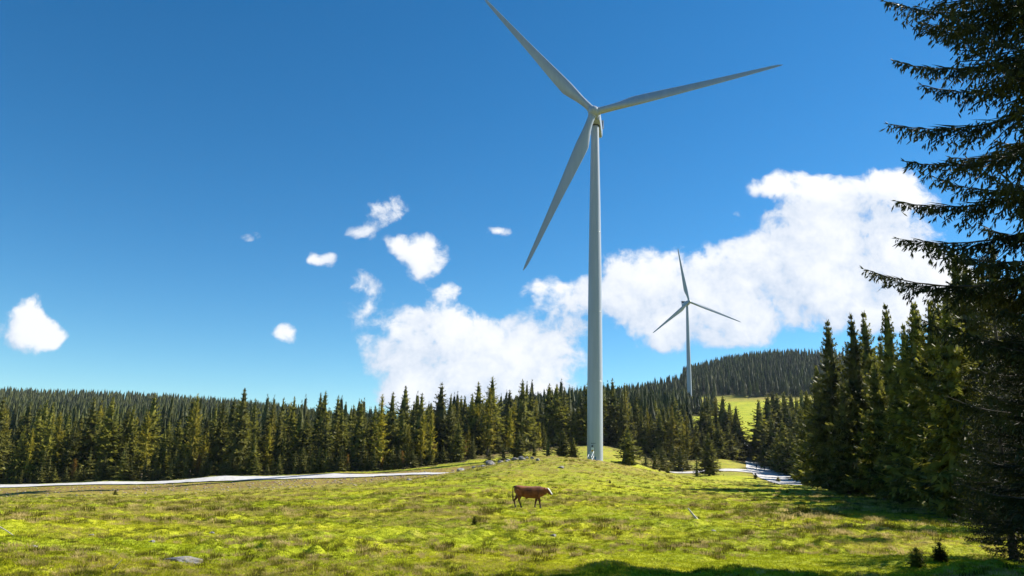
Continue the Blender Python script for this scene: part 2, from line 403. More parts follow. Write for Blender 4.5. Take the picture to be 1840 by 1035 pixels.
def tower_mat():
    m, t, out = new_mat('turbine_paint')
    o = t.n('ShaderNodeTexCoord').outputs['Object']
    mp = t.n('ShaderNodeMapping', ins={'Scale': (0.6, 0.6, 0.05), 'Vector': o})
    c = t.mix(t.ramp(t.noise(mp.outputs[0], 1.5, 5, 0.6), 0.35, 0.75), (0.36, 0.39, 0.43), (0.41, 0.44, 0.48))
    b = t.n('ShaderNodeBsdfPrincipled', ins={'Roughness': 0.28, 'Base Color': c, 'Specular IOR Level': 0.45})
    t.l.new(b.outputs[0], out.inputs[0])
    return m
M_turf, M_rock, M_gravel, M_paint = turf_mat(), rock_mat(), gravel_mat(), tower_mat()
M_bark = simple('bark', (0.085, 0.065, 0.052), 0.95, noise=0.4, nscale=3)
M_spruce = foliage_mat('spruce_needles', (0.036, 0.048, 0.010), (0.215, 0.205, 0.030), 0.42)
M_shadespruce = foliage_mat('shaded_spruce_needles', (0.012, 0.019, 0.007), (0.048, 0.052, 0.014), 0.2)  # near spruces: their deep shade put into a darker needle colour
M_spruce_far = foliage_mat('far_spruce_needles', (0.028, 0.040, 0.012), (0.100, 0.106, 0.022), 0.32, 0.4, 0.05, True)
M_young = foliage_mat('young_spruce_needles', (0.06, 0.070, 0.013), (0.165, 0.155, 0.028))
M_larch = foliage_mat('larch_needles', (0.13, 0.135, 0.014), (0.31, 0.26, 0.026), 0.4)
M_rust = foliage_mat('rowan_leaves', (0.16, 0.09, 0.02), (0.30, 0.17, 0.03), 0.35)

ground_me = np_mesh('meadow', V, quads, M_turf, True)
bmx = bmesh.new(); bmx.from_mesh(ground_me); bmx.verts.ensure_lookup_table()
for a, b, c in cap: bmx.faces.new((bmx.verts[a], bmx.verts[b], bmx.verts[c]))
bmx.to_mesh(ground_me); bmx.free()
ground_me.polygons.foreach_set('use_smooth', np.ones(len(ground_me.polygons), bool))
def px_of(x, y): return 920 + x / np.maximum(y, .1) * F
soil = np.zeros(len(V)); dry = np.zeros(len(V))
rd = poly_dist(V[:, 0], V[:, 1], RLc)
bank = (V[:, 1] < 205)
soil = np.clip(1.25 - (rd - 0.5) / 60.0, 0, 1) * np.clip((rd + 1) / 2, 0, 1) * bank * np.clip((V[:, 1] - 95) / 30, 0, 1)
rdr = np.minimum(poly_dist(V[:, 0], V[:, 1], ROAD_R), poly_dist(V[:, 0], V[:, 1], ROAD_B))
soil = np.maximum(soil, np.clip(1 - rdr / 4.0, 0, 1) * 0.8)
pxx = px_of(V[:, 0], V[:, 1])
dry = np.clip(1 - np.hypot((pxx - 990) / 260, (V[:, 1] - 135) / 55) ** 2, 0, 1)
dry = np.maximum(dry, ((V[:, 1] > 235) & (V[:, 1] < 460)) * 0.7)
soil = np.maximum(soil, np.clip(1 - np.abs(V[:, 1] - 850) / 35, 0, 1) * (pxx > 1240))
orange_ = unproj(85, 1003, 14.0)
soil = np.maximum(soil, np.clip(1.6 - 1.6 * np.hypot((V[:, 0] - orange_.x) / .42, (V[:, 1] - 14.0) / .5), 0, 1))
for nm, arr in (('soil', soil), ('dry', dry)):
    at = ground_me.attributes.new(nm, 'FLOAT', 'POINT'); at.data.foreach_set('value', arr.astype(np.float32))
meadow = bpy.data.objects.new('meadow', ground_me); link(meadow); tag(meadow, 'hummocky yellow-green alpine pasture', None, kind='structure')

# gravel roads: strips laid on the ground
def strip(name, L, R, label, n_along=8, n_across=8, dz=0.10):
    L = np.array(L); R = np.array(R)
    def resample(P):
        out = []
        for i in range(len(P) - 1):
            for k in range(n_along): out.append(P[i] + (P[i + 1] - P[i]) * k / n_along)
        out.append(P[-1]); return np.array(out)
    L, R = resample(L), resample(R)
    wob = perlin(np.arange(len(L)) * 0.21, np.zeros(len(L)) + .5, 31)[:, None]; wob2 = perlin(np.arange(len(L)) * 0.23, np.zeros(len(L)) + 9.5, 32)[:, None]
    D = R - L; L = L - D * wob * 0.10; R = R + D * wob2 * 0.10
    G = np.stack([L + (R - L) * k / n_across for k in range(n_across + 1)], 1)
    z = base_h(G[..., 0], G[..., 1]) + dz + perlin(G[..., 0] / 3, G[..., 1] / 3, 9) * 0.12
    Vv = np.concatenate([G, z[..., None]], -1).reshape(-1, 3)
    m_, k_ = G.shape[:2]
    i = np.arange(m_ - 1)[:, None] * k_; j = np.arange(k_ - 1)[None]
    q = np.stack([i + j, i + j + 1, i + k_ + j + 1, i + k_ + j], -1).reshape(-1, 4)
    me = np_mesh(name, Vv, q, M_gravel, True)
    o = bpy.data.objects.new(name, me); link(o); tag(o, label, None, kind='structure')
def plan_edges(P):
    P = np.array(P); T = np.gradient(P[:, :2], axis=0); T /= np.linalg.norm(T, axis=1)[:, None]
    N = np.stack([-T[:, 1], T[:, 0]], 1)
    return P[:, :2] - N * P[:, 2:], P[:, :2] + N * P[:, 2:]
strip('gravel_road', RL[:, 0], RL[:, 1], 'pale gravel road along the foot of the forest', dz=0.22)
a, b = plan_edges(ROAD_R); strip('gravel_road', a, b, 'gravel forest road running between the spruces')
a, b = plan_edges(ROAD_B)
strip('gravel_road', a, b, 'short gravel branch leaving the forest road', dz=0.13)

# ------------------------------------------------------------------ conifers
def unit(v): return v / np.maximum(np.linalg.norm(v, axis=-1, keepdims=True), 1e-9)
def rhombi(B, D, L, W, N, mid=0.45, sag=0.0):
    """leaf-shaped sprays: base B, direction D, length L, half width W, facing N"""
    S = unit(np.cross(D, N)); L = L[:, None]; W = W[:, None]
    C = B + D * L * mid
    tip = B + D * L; tip[:, 2] -= sag * L[:, 0]
    V = np.stack([B, C + S * W, tip, C - S * W], 1).reshape(-1, 3)
    return V, np.arange(len(V)).reshape(-1, 4)
def branch_layout(r, h, R, nb, t0, p=0.85, el0=-0.28, el1=0.65, skirt=0.2, jag=(0.6, 1.28), whorls=0):
    t = np.sort(t0 + (0.985 - t0) * r.random(nb) ** 0.92)
    if whorls: t = np.clip(np.round(t * whorls) / whorls + r.normal(0, 0.10, nb) / whorls, t0, 0.985)
    az = np.arange(nb) * 2.39996 + r.normal(0, 0.35, nb)
    L = R * (1 - t) ** p * r.uniform(*jag, nb) * np.clip((t - t0 + 0.08) / skirt, 0.55, 1) + 0.006 * h
    el = el0 + (el1 - el0) * t ** 1.4 + r.normal(0, 0.09, nb)
    return t, az, L, el
def spruce_crown(seed, h=24.0, R=4.2, nb=150, K=9, hang=True, t0=0.05, wide=0.26, p=0.9, el0=-0.28, el1=0.65, lateral=0.75, core=0.42, whorls=0, spray=0.42):
    r = np.random.default_rng(seed)
    t, az, L, el = branch_layout(r, h, R, nb, t0, p, el0, el1, whorls=whorls)
    rad = np.stack([np.cos(az), np.sin(az), np.zeros(nb)], 1); lat = np.stack([-np.sin(az), np.cos(az), np.zeros(nb)], 1)
    zz = np.array([0, 0, 1.0])
    def P(s):
        return np.outer(t * h, zz) + rad * (L * s * np.cos(el))[:, None] + np.outer(L * (np.sin(el) * s - 0.24 * s + 0.26 * s ** 2.2), zz)
    Vs, Qs, off = [], [], 0
    def put(V, Q):
        nonlocal off
        Vs.append(V); Qs.append(Q + off); off += len(V)
    for j in range(K):
        s = 0.10 + 0.86 * (j + r.random(nb) * 0.7) / K
        b = P(s); tan = unit(P(s + 0.03) - P(s - 0.03))
        for sg in (1, -1):
            d = unit(tan * r.uniform(.55, .95, nb)[:, None] + sg * lat * (lateral * r.uniform(.6, 1.1, nb))[:, None] - np.outer(r.uniform(0.05, 0.5, nb), zz))
            l = L * (spray * (1 - s) + 0.14) * r.uniform(0.7, 1.2, nb)
            n = unit(np.outer(np.ones(nb), zz) + r.normal(0, 0.45, (nb, 3)))
            put(*rhombi(b, d, l, l * wide * r.uniform(.7, 1.3, nb), n, sag=0.12))
        if hang and j % 2 == 0:
            d = unit(rad * 0.35 + lat * r.normal(0, 0.5, nb)[:, None] - zz)
            l = L * 0.17 * r.uniform(0.6, 1.3, nb) + 0.01 * h
            put(*rhombi(b, d, l, l * 0.22, unit(rad + r.normal(0, 0.6, (nb, 3)))))
    b = P(np.full(nb, 0.80)); d = unit(P(np.full(nb, 1.0)) - b + np.outer(0.06 * L, zz))
    put(*rhombi(b, d, L * 0.30, L * 0.05 + 0.004 * h, unit(np.outer(np.ones(nb), zz) + r.normal(0, .4, (nb, 3)))))
    b = P(np.zeros(nb)); e = P(np.full(nb, 0.9))
    put(*rhombi(b, unit(e - b), np.linalg.norm(e - b, axis=1), L * 0.02 + 0.002 * h, np.outer(np.ones(nb), zz)))
    if core:                                                  # dense inner twigs: a ragged cone behind the sprays
        zs = np.linspace(max(t0, 0.03), 0.93, 7); m_ = 9
        prof = R * (1 - zs) ** p * core + 0.004 * h
        a_ = np.arange(m_) * 2 * np.pi / m_
        rr_ = prof[:, None] * r.uniform(0.55, 1.3, (7, m_))
        CV = np.stack([rr_ * np.cos(a_), rr_ * np.sin(a_), (zs * h)[:, None] + r.normal(0, 0.02 * h, (7, m_))], -1).reshape(-1, 3)
        i_ = np.arange(6)[:, None] * m_; j_ = np.arange(m_)[None]; jj_ = (j_ + 1) % m_
        put(CV, np.stack([i_ + j_, i_ + jj_, i_ + m_ + jj_, i_ + m_ + j_], -1).reshape(-1, 4))
    k = 7                                                     # the leader
    a = r.random(k) * 6.28; d = unit(np.stack([np.cos(a) * .25, np.sin(a) * .25, np.ones(k)], 1))
    put(*rhombi(np.tile([0, 0, h * 0.955], (k, 1)), d, np.full(k, h * 0.045) * r.uniform(.6, 1.1, k), np.full(k, h * 0.0035), unit(r.normal(0, 1, (k, 3)))))
    return np.vstack(Vs), np.vstack(Qs)
def tube(P, Rr, n=6):
    """tapered tube through points P with radii Rr (verts, quads)"""
    P = np.asarray(P, float); T = unit(np.gradient(P, axis=0))
    ref = np.where(np.abs(T[:, 2:3]) > 0.9, np.array([[1.0, 0, 0]]), np.array([[0, 0, 1.0]]))
    U = unit(np.cross(T, ref)); W_ = np.cross(T, U)
    a = np.arange(n) * 2 * np.pi / n
    V = (P[:, None] + np.asarray(Rr)[:, None, None] * (np.cos(a)[None, :, None] * U[:, None] + np.sin(a)[None, :, None] * W_[:, None])).reshape(-1, 3)
    i = np.arange(len(P) - 1)[:, None] * n; j = np.arange(n)[None]; j2 = (j + 1) % n
    return V, np.stack([i + j, i + j2, i + n + j2, i + n + j], -1).reshape(-1, 4)
def trunk_mesh(seed, h, r0, lean=0.01):
    r = np.random.default_rng(seed); z = np.linspace(-0.03, 1, 9)
    P = np.stack([np.cumsum(r.normal(0, lean * h / 18, 9)), np.cumsum(r.normal(0, lean * h / 18, 9)), z * h * 0.985], 1)
    P[:, :2] -= P[1, :2]; P[:, :2] *= (1 - z[:, None]) * 0.5
    rr = r0 * (1 - z * 0.96); rr[0] *= 1.35
    V, Q = tube(P, np.maximum(rr, 0.01), 7)
    return np_mesh('trunk', V, Q, M_bark, True)

def detailed_spruce(seed, h, R, whorls, per, step2, step3, tw, t0=0.02, p=0.75, tip_w=0.035):
    """near spruce: boughs with side twigs and hanging twiglets, each a small brush of needles"""
    r = np.random.default_rng(seed)
    B, D, L, W, N = [], [], [], [], []
    wood = []
    for wi in range(whorls):
        t = t0 + (0.97 - t0) * (wi / whorls) ** 0.97
        for k in range(per + int(r.integers(-1, 2))):
            tt = min(0.985, t + r.normal(0, 0.006)); a = 2 * np.pi * (k + r.random() * 0.8) / per + wi * 1.1
            Lb = R * (1 - tt) ** p * r.uniform(0.66, 1.18) * min(1.0, 0.5 + tt * 2.6) + 0.25
            el = -0.22 + 0.75 * tt ** 1.5 + r.normal(0, 0.10)
            n = 10; s = np.linspace(0, 1, n)
            dr = np.array([math.cos(a), math.sin(a), 0]); la = np.array([-math.sin(a), math.cos(a), 0])
            bend = r.normal(0, 0.06)
            sagk = r.uniform(0.22, 0.42)
            pl = np.outer(Lb * s * math.cos(el), dr) + np.outer(bend * Lb * s * s, la)
            pl[:, 2] = tt * h + Lb * (math.sin(el) * s - sagk * s + (sagk + 0.10) * s ** 2.4)
            wood.append((pl, 0.008 * Lb * (1 - s) + 0.006))
            m = max(5, int(Lb / step2))
            for q in range(m):
                sq = 0.12 + 0.86 * (q + r.random() * 0.6) / m
                i0 = sq * (n - 1); i1 = min(int(i0), n - 2); f = i0 - i1
                b0 = pl[i1] * (1 - f) + pl[i1 + 1] * f
                tg = pl[i1 + 1] - pl[i1]; tg = tg / np.linalg.norm(tg)
                sg = 1 if q % 2 else -1
                l2 = (0.34 * Lb * (1 - sq) ** 0.8 + 0.10) * r.uniform(0.6, 1.2)
                l2 = min(l2, 1.1)
                d2 = tg * r.uniform(0.6, 0.95) + la * sg * r.uniform(0.5, 0.9) + np.array([0, 0, r.uniform(-0.55, 0.05)])
                d2 /= np.linalg.norm(d2)
                B.append(b0); D.append(d2); L.append(l2); W.append(tw * 0.9); N.append([r.normal(), r.normal(), 1.0])
                B.append(b0); D.append(d2); L.append(l2); W.append(tw * 0.9); N.append([r.normal(), r.normal(), 0.1])
                m3 = max(1, int(l2 / step3))
                for u in range(m3 + 1):
                    su = (u + r.random()) / (m3 + 1)
                    b1 = b0 + d2 * l2 * su; b1[2] -= 0.10 * l2 * su * su
                    d3 = d2 * r.uniform(0.2, 0.7) + np.array([r.normal(0, .35), r.normal(0, .35), -r.uniform(0.35, 1.1)])
                    d3 /= np.linalg.norm(d3)
                    l3 = r.uniform(0.09, 0.24) * (step3 / 0.09) ** 0.5
                    for _ in range(3):
                        d3 = d3 + r.normal(0, .16, 3); d3 /= np.linalg.norm(d3)
                        B.append(b1); D.append(d3); L.append(l3); W.append(tw * r.uniform(.7, 1.1)); N.append(r.normal(0, 1, 3))
            # needles along the outer half of the bough and its tip buds
            for q in range(int(n * 0.5), n - 1):
                dd = pl[q + 1] - pl[q]; ll = np.linalg.norm(dd)
                for _ in range(2):
                    B.append(pl[q]); D.append(dd / ll); L.append(ll * 1.15); W.append(tip_w); N.append(r.normal(0, 1, 3))
            for _ in range(5):
                dd = tg * 1.0 + la * r.normal(0, .5) + np.array([0, 0, r.uniform(-.1, .6)]); dd /= np.linalg.norm(dd)
                B.append(pl[-1] - tg * 0.05); D.append(dd); L.append(r.uniform(.08, .16)); W.append(tw * .7); N.append(r.normal(0, 1, 3))
    V, Q = rhombi(np.array(B), unit(np.array(D)), np.array(L), np.array(W), unit(np.array(N) + 1e-3), mid=0.5)
    wv, wq, o = [], [], 0
    for pl, rr in wood:
        a, b = tube(pl, rr, 4); wv.append(a); wq.append(b + o); o += len(a)
    return (V, Q), (np.vstack(wv), np.vstack(wq))

class Kind: pass
def make_kind(crown_mesh, trunk_me, h, extra=None):
    k = Kind(); k.crown = crown_mesh; k.trunk = trunk_me; k.h = h; k.extra = extra
    return k
KINDS = {}
def kinds(name, n, h, mat, seed, **kw):
    KINDS[name] = [make_kind(np_mesh('crown', *spruce_crown(seed + i, h, **kw), mat), trunk_mesh(seed + i, h, h * 0.014 * (0.5 if h < 2 else 1)), h) for i in range(n)]
kinds('stand', 5, 24.0, M_spruce, 100, R=5.0, nb=250, K=12, t0=0.04, wide=0.19, whorls=30, spray=0.34, core=0.34)
kinds('wall', 6, 20.0, M_spruce, 200, R=4.6, nb=165, K=5, hang=False, t0=0.03, wide=0.28, whorls=21, core=0.36)
kinds('young', 4, 8.0, M_young, 300, R=2.3, nb=80, K=5, hang=False, t0=0.03, wide=0.28, core=0.2, whorls=12)
kinds('larch', 3, 20.0, M_larch, 400, R=3.3, nb=105, K=5, hang=False, t0=0.12, wide=0.24, p=0.6, el0=-0.05, el1=0.8, core=0.2)
kinds('sapling', 3, 1.2, M_spruce, 500, R=0.5, nb=110, K=7, hang=False, t0=0.02, wide=0.22, p=0.6, el0=0.25, el1=0.7, core=0.16, spray=0.5)
kinds('rowan', 2, 7.0, M_rust, 600, R=1.8, nb=70, K=4, hang=False, t0=0.2, wide=0.34, p=0.45, el0=0.3, el1=1.0, core=0.3)

tree_count = {}
def plant(kind, x, y, h, name, label, cat, group, wide=1.0, z=None, variant=None, rz=None):
    ks = KINDS[kind]; k = ks[rnd.randrange(len(ks)) if variant is None else variant]
    if z is None: z = gz(x, y)
    root = empty(name, (x, y, z - 0.02), rnd.random() * 6.28 if rz is None else rz)
    s = h / k.h; root.scale = (s * wide, s * wide, s)
    tag(root, label, cat, group)
    for nm, me in (('trunk', k.trunk), ('crown', k.crown)):
        o = bpy.data.objects.new(nm, me); link(o, root)
    if k.extra:
        o = bpy.data.objects.new('bough', k.extra); link(o, root)
    tree_count[kind] = tree_count.get(kind, 0) + 1
    return root
def plant_tip(kind, px, py, Y, *a, **kw):
    """a tree whose tip shows at a photo pixel and which stands on the ground at distance Y"""
    P = unproj(px, py, Y); z = gz(P.x, Y)
    return plant(kind, P.x, Y, max(0.4, P.z - z), *a, z=z, **kw)

# --- the near spruce at the right edge and its neighbours
def near_kind(seed, h, *a, **kw):
    (V, Q), (wv, wq) = detailed_spruce(seed, h, *a, **kw)
    return make_kind(np_mesh('crown', V, Q, M_shadespruce), trunk_mesh(seed, h, h * 0.013), h, np_mesh('bough', wv, wq, M_bark, True))
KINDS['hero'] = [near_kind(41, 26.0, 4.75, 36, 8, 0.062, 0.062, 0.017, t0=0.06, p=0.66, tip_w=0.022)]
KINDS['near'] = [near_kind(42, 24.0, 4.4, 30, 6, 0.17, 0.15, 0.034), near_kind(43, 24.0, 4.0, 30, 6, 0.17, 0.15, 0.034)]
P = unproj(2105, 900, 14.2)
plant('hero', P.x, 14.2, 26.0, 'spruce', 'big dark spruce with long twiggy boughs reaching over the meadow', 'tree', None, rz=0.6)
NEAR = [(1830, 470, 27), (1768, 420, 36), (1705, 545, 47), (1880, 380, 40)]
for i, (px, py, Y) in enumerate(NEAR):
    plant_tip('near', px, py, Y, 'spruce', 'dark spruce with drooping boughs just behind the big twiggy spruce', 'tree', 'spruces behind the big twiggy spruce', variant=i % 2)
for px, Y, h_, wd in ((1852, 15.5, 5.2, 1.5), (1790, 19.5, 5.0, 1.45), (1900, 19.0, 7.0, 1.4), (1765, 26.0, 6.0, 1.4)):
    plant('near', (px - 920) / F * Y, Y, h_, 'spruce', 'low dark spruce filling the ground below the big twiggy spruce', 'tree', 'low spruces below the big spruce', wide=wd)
STAND = [(1486, 572, 110, 1.0), (1528, 560, 100, .9), (1551, 556, 117, 1.0), (1590, 541, 92, .85), (1622, 578, 82, 1.0), (1655, 590, 74, 1.0), (1690, 600, 64, 1.0),
         (1466, 655, 135, 1.0), (1448, 700, 160, 1.1), (1512, 690, 98, 1.1), (1570, 640, 84, 1.1), (1610, 660, 72, 1.1), (1730, 560, 60, 1.), (1800, 520, 66, 1.), (1640, 540, 110, 1.), (1580, 600, 125, 1.),
         (1540, 620, 135, 1.), (1700, 520, 95, 1.), (1760, 500, 90, 1.), (1500, 640, 150, 1.1), (1840, 480, 85, 1.)]
for px, py, Y, wd in STAND:
    plant_tip('stand', px, py, Y, 'spruce', 'tall slender spruce in the dark stand beside the shadowed meadow edge', 'tree', 'spruces of the stand at the meadow edge', wide=wd)
for px, Y, h_ in ((1930, 62, 21), (2000, 70, 23), (2060, 58, 22), (2010, 50, 18), (2120, 66, 24), (1960, 84, 24)):
    plant('stand', (px - 920) / F * Y, Y, h_, 'spruce', 'tall spruce deep in the stand beyond the big twiggy spruce', 'tree', 'spruces deep in the stand')
for px, Y, h_ in ((1745, 70, 24), (1790, 78, 25), (1700, 84, 23), (1815, 60, 22), (1765, 54, 19), (1840, 95, 26), (1735, 96, 25), (1690, 60, 17), (1660, 66, 18), (1720, 46, 14)):
    plant('stand', (px - 920) / F * Y, Y, h_, 'spruce', 'broad spruce in the dark stand, half hidden behind the big twiggy spruce', 'tree', 'spruces half hidden behind the big spruce', wide=1.1)
ROADSIDE_R = [(1362, 716, 332), (1378, 706, 345), (1388, 700, 362), (1408, 702, 358), (1430, 712, 345), (1395, 705, 350), (1412, 718, 315), (1425, 735, 290), (1438, 728, 270), (1405, 752, 280), (1385, 745, 318), (1368, 770, 330), (1440, 760, 235), (1450, 745, 215), (1462, 730, 195), (1372, 735, 352), (1420, 705, 380), (1440, 700, 390), (1386, 725, 375), (1432, 745, 320), (1372, 790, 312), (1396, 775, 300), (1420, 770, 262)]
for px, py, Y in ROADSIDE_R:
    plant_tip('wall', px, py, Y, 'spruce', 'dark spruce in the clump between forest road and the tall dark stand', 'tree', 'spruces between forest road and stand', wide=1.75)
ROADSIDE_L = [(1262, 722, 330), (1298, 710, 335), (1270, 712, 362), (1310, 722, 360), (1322, 728, 348), (1320, 742, 330), (1332, 770, 335), (1308, 760, 318), (1250, 758, 320), (1240, 740, 350), (1275, 745, 325), (1228, 752, 345), (1322, 775, 322), (1312, 738, 352), (1290, 755, 312), (1262, 770, 308), (1330, 790, 330), (1248, 775, 305)]
for px, py, Y in ROADSIDE_L:
    plant_tip('wall', px, py, Y, 'spruce', 'broad spruce in the clump between branch road and far turbine', 'tree', 'spruces between branch road and far turbine', wide=1.75)
plant_tip('larch', 1285, 714, 338, 'larch', 'tall pale green larch rising from the clump before the far turbine', 'tree', None, wide=1.3)
plant_tip('stand', 1272, 776, 236, 'spruce', 'lone broad spruce in front of the gravel branch road', 'tree', None, wide=1.7)
plant_tip('young', 1251, 815, 233, 'young_spruce', 'slim young spruce beside the lone broad spruce', 'tree', None, wide=.8)
plant_tip('wall', 1128, 766, 205, 'spruce', 'single dark spruce between the big turbine tower and the branch road', 'tree', None, wide=2.0)
for px, py, Y in ((932, 770, 205), (1012, 768, 210), (1030, 785, 205)):
    plant_tip('wall', px, py, Y, 'spruce', 'short bushy spruce right behind the stony mound beside the big tower', 'tree', 'bushy spruces behind the mound', wide=2.0)
for px, py, Y in ((960, 790, 215), (905, 795, 215), (985, 782, 225), (880, 802, 205)):
    plant_tip('young', px, py, Y, 'young_spruce', 'low young spruce behind the stony mound', 'tree', 'young spruces behind the mound', wide=1.9)
for px, py, Y in ((1176, 806, 255), (1190, 800, 262), (1208, 795, 275), (1222, 803, 268), (1160, 815, 250), (1148, 800, 275), (1232, 808, 272)):
    plant_tip('young', px, py, Y, 'young_spruce', 'small rounded young spruce on the slope between tower and branch road', 'tree', 'young spruces on the slope', wide=2.0)

# --- forest walls: sampled on the ground, largest ones as single trees, the rest as a mass
def sample(n_try, px0, px1, Y0, Y1, space, seed, ok=lambda px, Y: True):
    r = np.random.default_rng(seed); out = []; grid = {}
    for _ in range(n_try):
        Y = math.sqrt(r.uniform(Y0 * Y0, Y1 * Y1)); px = r.uniform(px0, px1)
        if not ok(px, Y): continue
        x = (px - 920) / F * Y; c = (int(x // space), int(Y // space)); good = True
        for i in (-1, 0, 1):
            for j in (-1, 0, 1):
                for (qx, qy) in grid.get((c[0] + i, c[1] + j), ()):
                    if (qx - x) ** 2 + (qy - Y) ** 2 < space * space: good = False
        if good:
            grid.setdefault(c, []).append((x, Y)); out.append((x, Y, px))
    return out
def front_edge(px): return np.interp(px, [-200, 0, 300, 500, 640, 760, 830, 900, 960, 1060], [211, 211, 212, 213, 214, 222, 232, 245, 268, 275])
def clear_C(px, Y): return not (1330 < px < 1362 and Y < 900)
left = sample(4000, -140, 660, 208, 330, 5.6, 1, lambda px, Y: Y > front_edge(px))
mid = sample(4000, 660, 1060, 214, 350, 5.6, 2, lambda px, Y: Y > front_edge(px) and not (895 < px < 920 and Y < 330) and not (1000 < px < 1060 and Y < 290))
hillc = sample(2500, 1060, 1240, 292, 420, 4.8, 3)
mass = []
def wall(lst, nbest, label, group, larch_label, larch_group, young_label, young_group):
    lst = sorted(lst, key=lambda p: p[1] + rnd.uniform(0, 14))
    for i, (x, Y, px) in enumerate(lst):
        q = rnd.random(); edge = Y - front_edge(px)
        h = rnd.triangular(8, 28, 18)
        if i < nbest:
            if edge < 8 and q < 0.55: plant('young', x, Y, rnd.uniform(4.5, 10), 'young_spruce', young_label, 'tree', young_group, wide=rnd.uniform(1., 1.35))
            elif q > 0.76: plant('larch', x, Y, h * .95, 'larch', larch_label, 'tree', larch_group, wide=rnd.uniform(.9, 1.2))
            else:
                row = 'front row' if edge < 12 else 'second row' if edge < 30 else 'deeper rows'
                size = 'towering' if h > 22.5 else 'short' if h < 15.5 else 'medium'
                plant('wall', x, Y, h, 'spruce', f'{size} dark spruce in the {row} of {label}', 'tree', f'{size} spruces, {row}, {group}', wide=rnd.uniform(0.95, 1.55))
        else: mass.append((x, Y, h, 1.0))
wall(left, 165, 'the forest wall behind the pale gravel road', 'spruces behind the gravel road',
     'yellow-green larch in the forest wall behind the pale gravel road', 'larches behind the gravel road',
     'light green young spruce at the forest foot beside the pale gravel road', 'young spruces beside the gravel road')
wall(mid, 110, 'the forest behind the stony mound', 'spruces behind the mound',
     'yellow-green larch in the forest behind the stony mound', 'larches behind the mound',
     'light green young spruce at the forest foot behind the stony mound', 'young spruces at the forest foot behind the mound')
wall(hillc, 34, 'the forest between both turbine towers', 'spruces between the turbines',
     'yellow-green larch on the hillside between the two turbine towers', 'larches between the turbines', 'light green young spruce on the hillside between the towers', 'young spruces between the turbines')
for i in range(72):                                        # bushy young trees along the forest foot
    px = -60 + 920 * (i + rnd.random()) / 72; Y = float(front_edge(px)) - rnd.uniform(-2, 2.5)
    plant('young', (px - 920) / F * Y, Y, rnd.triangular(2.5, 9, 4.5), 'young_spruce', 'bushy light green young spruce standing out in front of the forest wall', 'tree', 'young spruces in front of the forest wall', wide=rnd.uniform(1.2, 1.8))
for px, Y in ((640, 217), (700, 220), (735, 226), (790, 232), (845, 238), (380, 214), (165, 214)):
    x = (px - 920) / F * Y
    plant('rowan', x, Y, rnd.uniform(4, 6.5), 'rowan_tree', 'small orange-tinged autumn tree at the dark forest edge', 'tree', 'autumn trees at the forest edge')
# far masses
for (x, Y, px) in sample(5000, -200, 660, 330, 1000, 6.0, 5): mass.append((x, Y, rnd.triangular(11, 25, 18), 1))
for (x, Y, px) in sample(6000, -200, 640, 900, 1480, 7.5, 6): mass.append((x, Y, rnd.triangular(11, 23, 17), 1))
for (x, Y, px) in sample(4000, 660, 1240, 350, 640, 5.5, 7): mass.append((x, Y, rnd.triangular(11, 25, 18), 1))
for (x, Y, px) in sample(4500, 900, 1236, 600, 1080, 6.5, 8): mass.append((x, Y, rnd.triangular(11, 23, 17), 1))
for (x, Y, px) in sample(9000, 1232, 1900, 862, 1300, 6.2, 9, lambda px, Y: Y > 862 + 30 * math.sin(px * .021) + (40 if px > 1440 else 0)): mass.append((x, Y, rnd.uniform(17, 25), 1))
for (x, Y, px) in sample(1500, 1448, 1900, 230, 520, 6.0, 10): mass.append((x, Y, rnd.uniform(18, 26), 1))
for (x, Y, px) in sample(700, 1425, 1520, 500, 760, 6.0, 12, lambda px, Y: Y < 500 + (px - 1420) * 4): mass.append((x, Y, rnd.uniform(14, 22), 1))
for (x, Y, px) in sample(500, 1226, 1290, 640, 770, 6.0, 14): mass.append((x, Y, rnd.uniform(13, 20), 1))
mass = np.array(mass)
mz = base_h(mass[:, 0], mass[:, 1])
def realise(lst, protos, seed, mat, name, label):
    r = np.random.default_rng(seed); Vs, Qs, Ts, off = [], [], [], 0
    for i, (x, y, h, z) in enumerate(lst):
        V, Q = protos[i % len(protos)]
        a = r.random() * 6.28; c, s = math.cos(a), math.sin(a); k = h * r.uniform(.9, 1.15)
        W_ = np.empty_like(V); W_[:, 0] = (V[:, 0] * c - V[:, 1] * s) * k + x; W_[:, 1] = (V[:, 0] * s + V[:, 1] * c) * k + y; W_[:, 2] = V[:, 2] * h + z
        Vs.append(W_); Qs.append(Q + off); off += len(V); Ts.append(np.full(len(V), np.clip(r.normal(0.45, 0.25), 0, 1) if r.random() < 0.89 else r.uniform(1.3, 2.2)))
    me = np_mesh(name, np.vstack(Vs), np.vstack(Qs), mat)
    at = me.attributes.new('tint', 'FLOAT', 'POINT'); at.data.foreach_set('value', np.concatenate(Ts).astype(np.float32))
    o = bpy.data.objects.new(name, me); link(o); tag(o, label, None, kind='stuff')
P2 = [spruce_crown(700 + i, 1.0, R=0.215, nb=56, K=3, hang=False, t0=0.03, wide=0.40, core=.55) for i in range(5)]
P3 = [spruce_crown(720 + i, 1.0, R=0.21, nb=30, K=2, hang=False, t0=0.03, wide=0.52, core=.62) for i in range(5)]
near_m = [(a, b, h, z) for (a, b, h, _), z in zip(mass, mz) if b < 430]
far_l = [(a, b, h, z) for (a, b, h, _), z in zip(mass, mz) if b >= 430 and a < 0]
far_r = [(a, b, h, z) for (a, b, h, _), z in zip(mass, mz) if b >= 430 and a >= 0]
realise(near_m, P2, 1, M_spruce_far, 'deep_forest', 'dense spruce forest filling the depth behind the forest edge')
realise(far_l, P3, 2, M_spruce_far, 'hill_forest', 'far spruce forest covering the long low ridge')
realise(far_r, P3, 3, M_spruce_far, 'hill_forest', 'far spruce forest covering the rounded hill')
